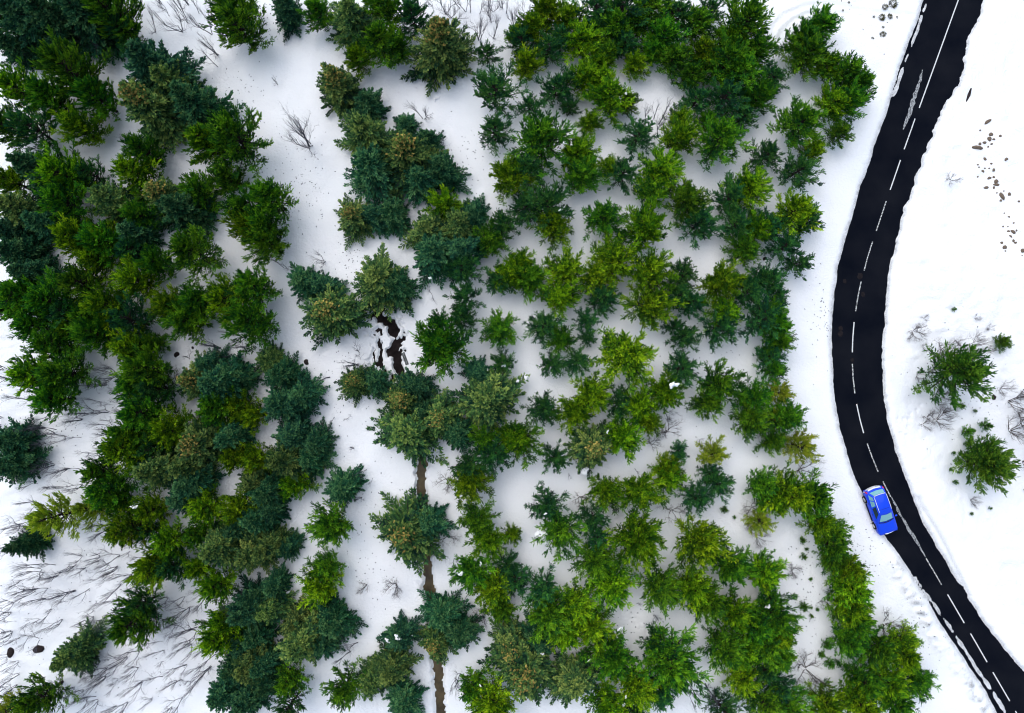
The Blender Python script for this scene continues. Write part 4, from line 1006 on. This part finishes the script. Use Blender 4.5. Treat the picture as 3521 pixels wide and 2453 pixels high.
def bumper(name, x, w, z, d, m):
    v, f = [], []
    n_ = 9
    for i in range(n_):
        y = w * (1 - 2 * i / (n_ - 1)); xx = x - math.copysign(0.20, x) * abs(y / w) ** 2.4
        sgn = math.copysign(1, x)
        v += [(xx - sgn * 0.10, y, z + 0.14), (xx + sgn * d * 0.55, y, z + 0.12), (xx + sgn * d, y, z), (xx + sgn * d * 0.6, y, z - 0.16), (xx - sgn * 0.10, y, z - 0.18)]
    for i in range(n_ - 1):
        for j in range(5):
            f.append((i * 5 + j, i * 5 + (j + 1) % 5, i * 5 + 5 + (j + 1) % 5, i * 5 + 5 + j))
    f += [tuple(range(5)), tuple((n_ - 1) * 5 + j for j in range(5))]
    return carpart(name, v, f, m)
bumper('bumper', HL, 0.80, 0.52, 0.06, M_BLUE)
bumper('bumper', -HL, 0.80, 0.60, 0.15, M_BUMP)
for s in (1, -1):
    bar('headlight', [(HL - 0.10, s * 0.45, 0.71), (HL - 0.16, s * 0.58, 0.73), (HL - 0.30, s * 0.70, 0.76)], np.array([0.055, 0.065, 0.04]), M_LAMP)
    bar('tail_light', [(-HL + 0.10, s * 0.75, 0.70), (-HL + 0.13, s * 0.755, 0.85), (-HL + 0.22, s * 0.74, 0.97)], np.array([0.06, 0.075, 0.05]), M_RED)
    mir = bar('mirror', [(gb['f'] - 0.12, s * 0.86, 1.00), (gb['f'] - 0.15, s * 0.95, 1.02), (gb['f'] - 0.16, s * 1.02, 1.01)], np.array([0.045, 0.075, 0.06]), M_BLUE)
    for hx in (0.02, -0.95):
        bar('door_handle', [(hx, s * 0.858, 0.80), (hx + 0.17, s * 0.858, 0.81)], 0.016, M_TRIM, 6)
    bar('sill', [(WB_R + 0.40, s * 0.82, 0.25), (WB_F - 0.40, s * 0.82, 0.25)], 0.05, M_TRIM)
    for xw in (WB_F, WB_R):
        wh = link('wheel', None, car, (xw, s * 0.79, WR)); wh.empty_display_size = 0.2
        mb = MB()
        prof = [(0.20, -0.10), (0.29, -0.10), (WR, -0.06), (WR, 0.06), (0.29, 0.10), (0.20, 0.10)]
        n_ = 24
        v = [(r_ * math.cos(a), y_, r_ * math.sin(a)) for a in np.arange(n_) * 6.28318 / n_ for r_, y_ in prof]
        f = [(i * 6 + j, i * 6 + j + 1, ((i + 1) % n_) * 6 + j + 1, ((i + 1) % n_) * 6 + j) for i in range(n_) for j in range(5)]
        carpart('tyre', v, f, M_TYRE, True, wh)
        v = [(0.205 * math.cos(a), s * 0.085, 0.205 * math.sin(a)) for a in np.arange(n_) * 6.28318 / n_] + [(0, s * 0.075, 0)]
        f = [(i, (i + 1) % n_, n_) for i in range(n_)]
        carpart('rim', v, f, M_RIM, True, wh)
        for q in range(5):
            a = q * 1.2566
            me = MB(); me.tube(np.array([[0.04 * math.cos(a), s * 0.085, 0.04 * math.sin(a)], [0.19 * math.cos(a), s * 0.10, 0.19 * math.sin(a)]]), 0.022, 5)
            link('spoke', me.mesh('spoke', [M_RIM]), wh)
link('number_plate', box_mesh('plate', 0.02, 0.46, 0.10, M_LAMP, 0.004), car, (HL + 0.065, 0, 0.50))
# snow left along the front lip and the tailgate ledge
CM = Matrix.Translation((ccx, ccy, 0.012)) @ Matrix.Rotation(ang, 4, 'Z')
for nm, pts, rads, lab in [
    ('snow_strip', [(HL - 0.28, 0.74, 0.74), (HL - 0.10, 0.55, 0.72), (HL - 0.01, 0.2, 0.71), (HL, -0.2, 0.71), (HL - 0.10, -0.55, 0.72), (HL - 0.28, -0.74, 0.74)], [0.03, 0.06, 0.045, 0.065, 0.04, 0.03], "line of snow stuck along the blue car's front lip"),
    ('snow_strip', [(-HL + 0.20, 0.72, 0.86), (-HL + 0.02, 0.5, 0.84), (-HL - 0.03, 0, 0.83), (-HL + 0.02, -0.5, 0.84), (-HL + 0.20, -0.72, 0.86)], [0.04, 0.07, 0.06, 0.07, 0.04], "line of snow along the blue car's tailgate ledge")]:
    mb = MB(); mb.tube(np.array([tuple(CM @ Vector(p)) for p in pts]), np.array(rads), 7)
    link(nm, mb.mesh(nm, [M_CLUMP], True), label=lab, cat='snow')

# ------------------------------------------------------------------ clumps of snow lodged on branches
CLUMP = {'C': '765,627,8;355,960,8;250,1140,15;325,1410,12;865,245,6', 'F': '1010,5,10;1550,270,14;1165,275,8;1235,277,6;1065,185,7;1660,860,12;1555,890,7;1460,122,7', 'G': '940,940,19;1085,985,23;495,1565,20;95,940,12;40,965,9;1515,150,14;1655,225,10;440,1505,8;590,50,6;640,1305,8;15,130,9',
         'J': '945,1100,20;880,1110,14;205,790,12;1405,545,18;1510,600,10;1375,665,15;1385,1475,14;1505,1415,8;685,1318,7;1045,1080,7', 'K': '205,400,32;215,440,26;262,480,15;225,262,11;470,398,7;95,895,10;725,1035,18;730,1455,18;765,1490,10;750,1545,8;205,1205,9;515,1250,8;180,330,10;1720,890,15', 'I': '897,220,16', 'E': '1570,1075,10', 'B': '1205,665,15;1225,620,12;1075,590,8;1335,735,7;960,620,6'}
LUMPS = [lump_mesh('snow_clump', 40 + i, M_CLUMP, 0.45, 3, 0.75) for i in range(4)]
bpy.context.view_layer.update()
dg = bpy.context.evaluated_depsgraph_get()
camp = Vector((0, 0, CAM_H))
WHERE = {'C': 'in the thick upper pine stand', 'F': 'near the stream spruces', 'G': 'at the glade pines', 'J': 'along the lower stream', 'K': 'in the plantation pines', 'I': 'at the shrub slope edge', 'E': 'in the dense stand', 'B': 'on the gold-coned spruce'}
for c, s in CLUMP.items():
    for q in s.split(';'):
        x, y, r = [float(u) for u in q.split(',')]
        gx1_, gy1_ = cw(c, x, y)
        d = (Vector((gx1_, gy1_, 0)) - camp).normalized()
        ok, loc, *_ = sc.ray_cast(dg, camp, d)
        if not ok: continue
        s_ = r / K * (CAM_H - loc.z) / F * 1.1
        o = link('snow_clump', LUMPS[int(rng.integers(4))], loc=loc, label=('big' if r > 15 else 'little') + ' white snow clump lodged on branches ' + WHERE[c], cat='snow', group='snow clumps lodged on branches')
        o.scale = (s_ * rng.uniform(0.8, 1.1), s_ * rng.uniform(0.8, 1.2), s_); o.rotation_euler = (0, 0, rng.random() * 6)
print('trees', len(trees), 'tris', sum(len(m.loops) - 2 * len(m.polygons) for m in bpy.data.meshes))
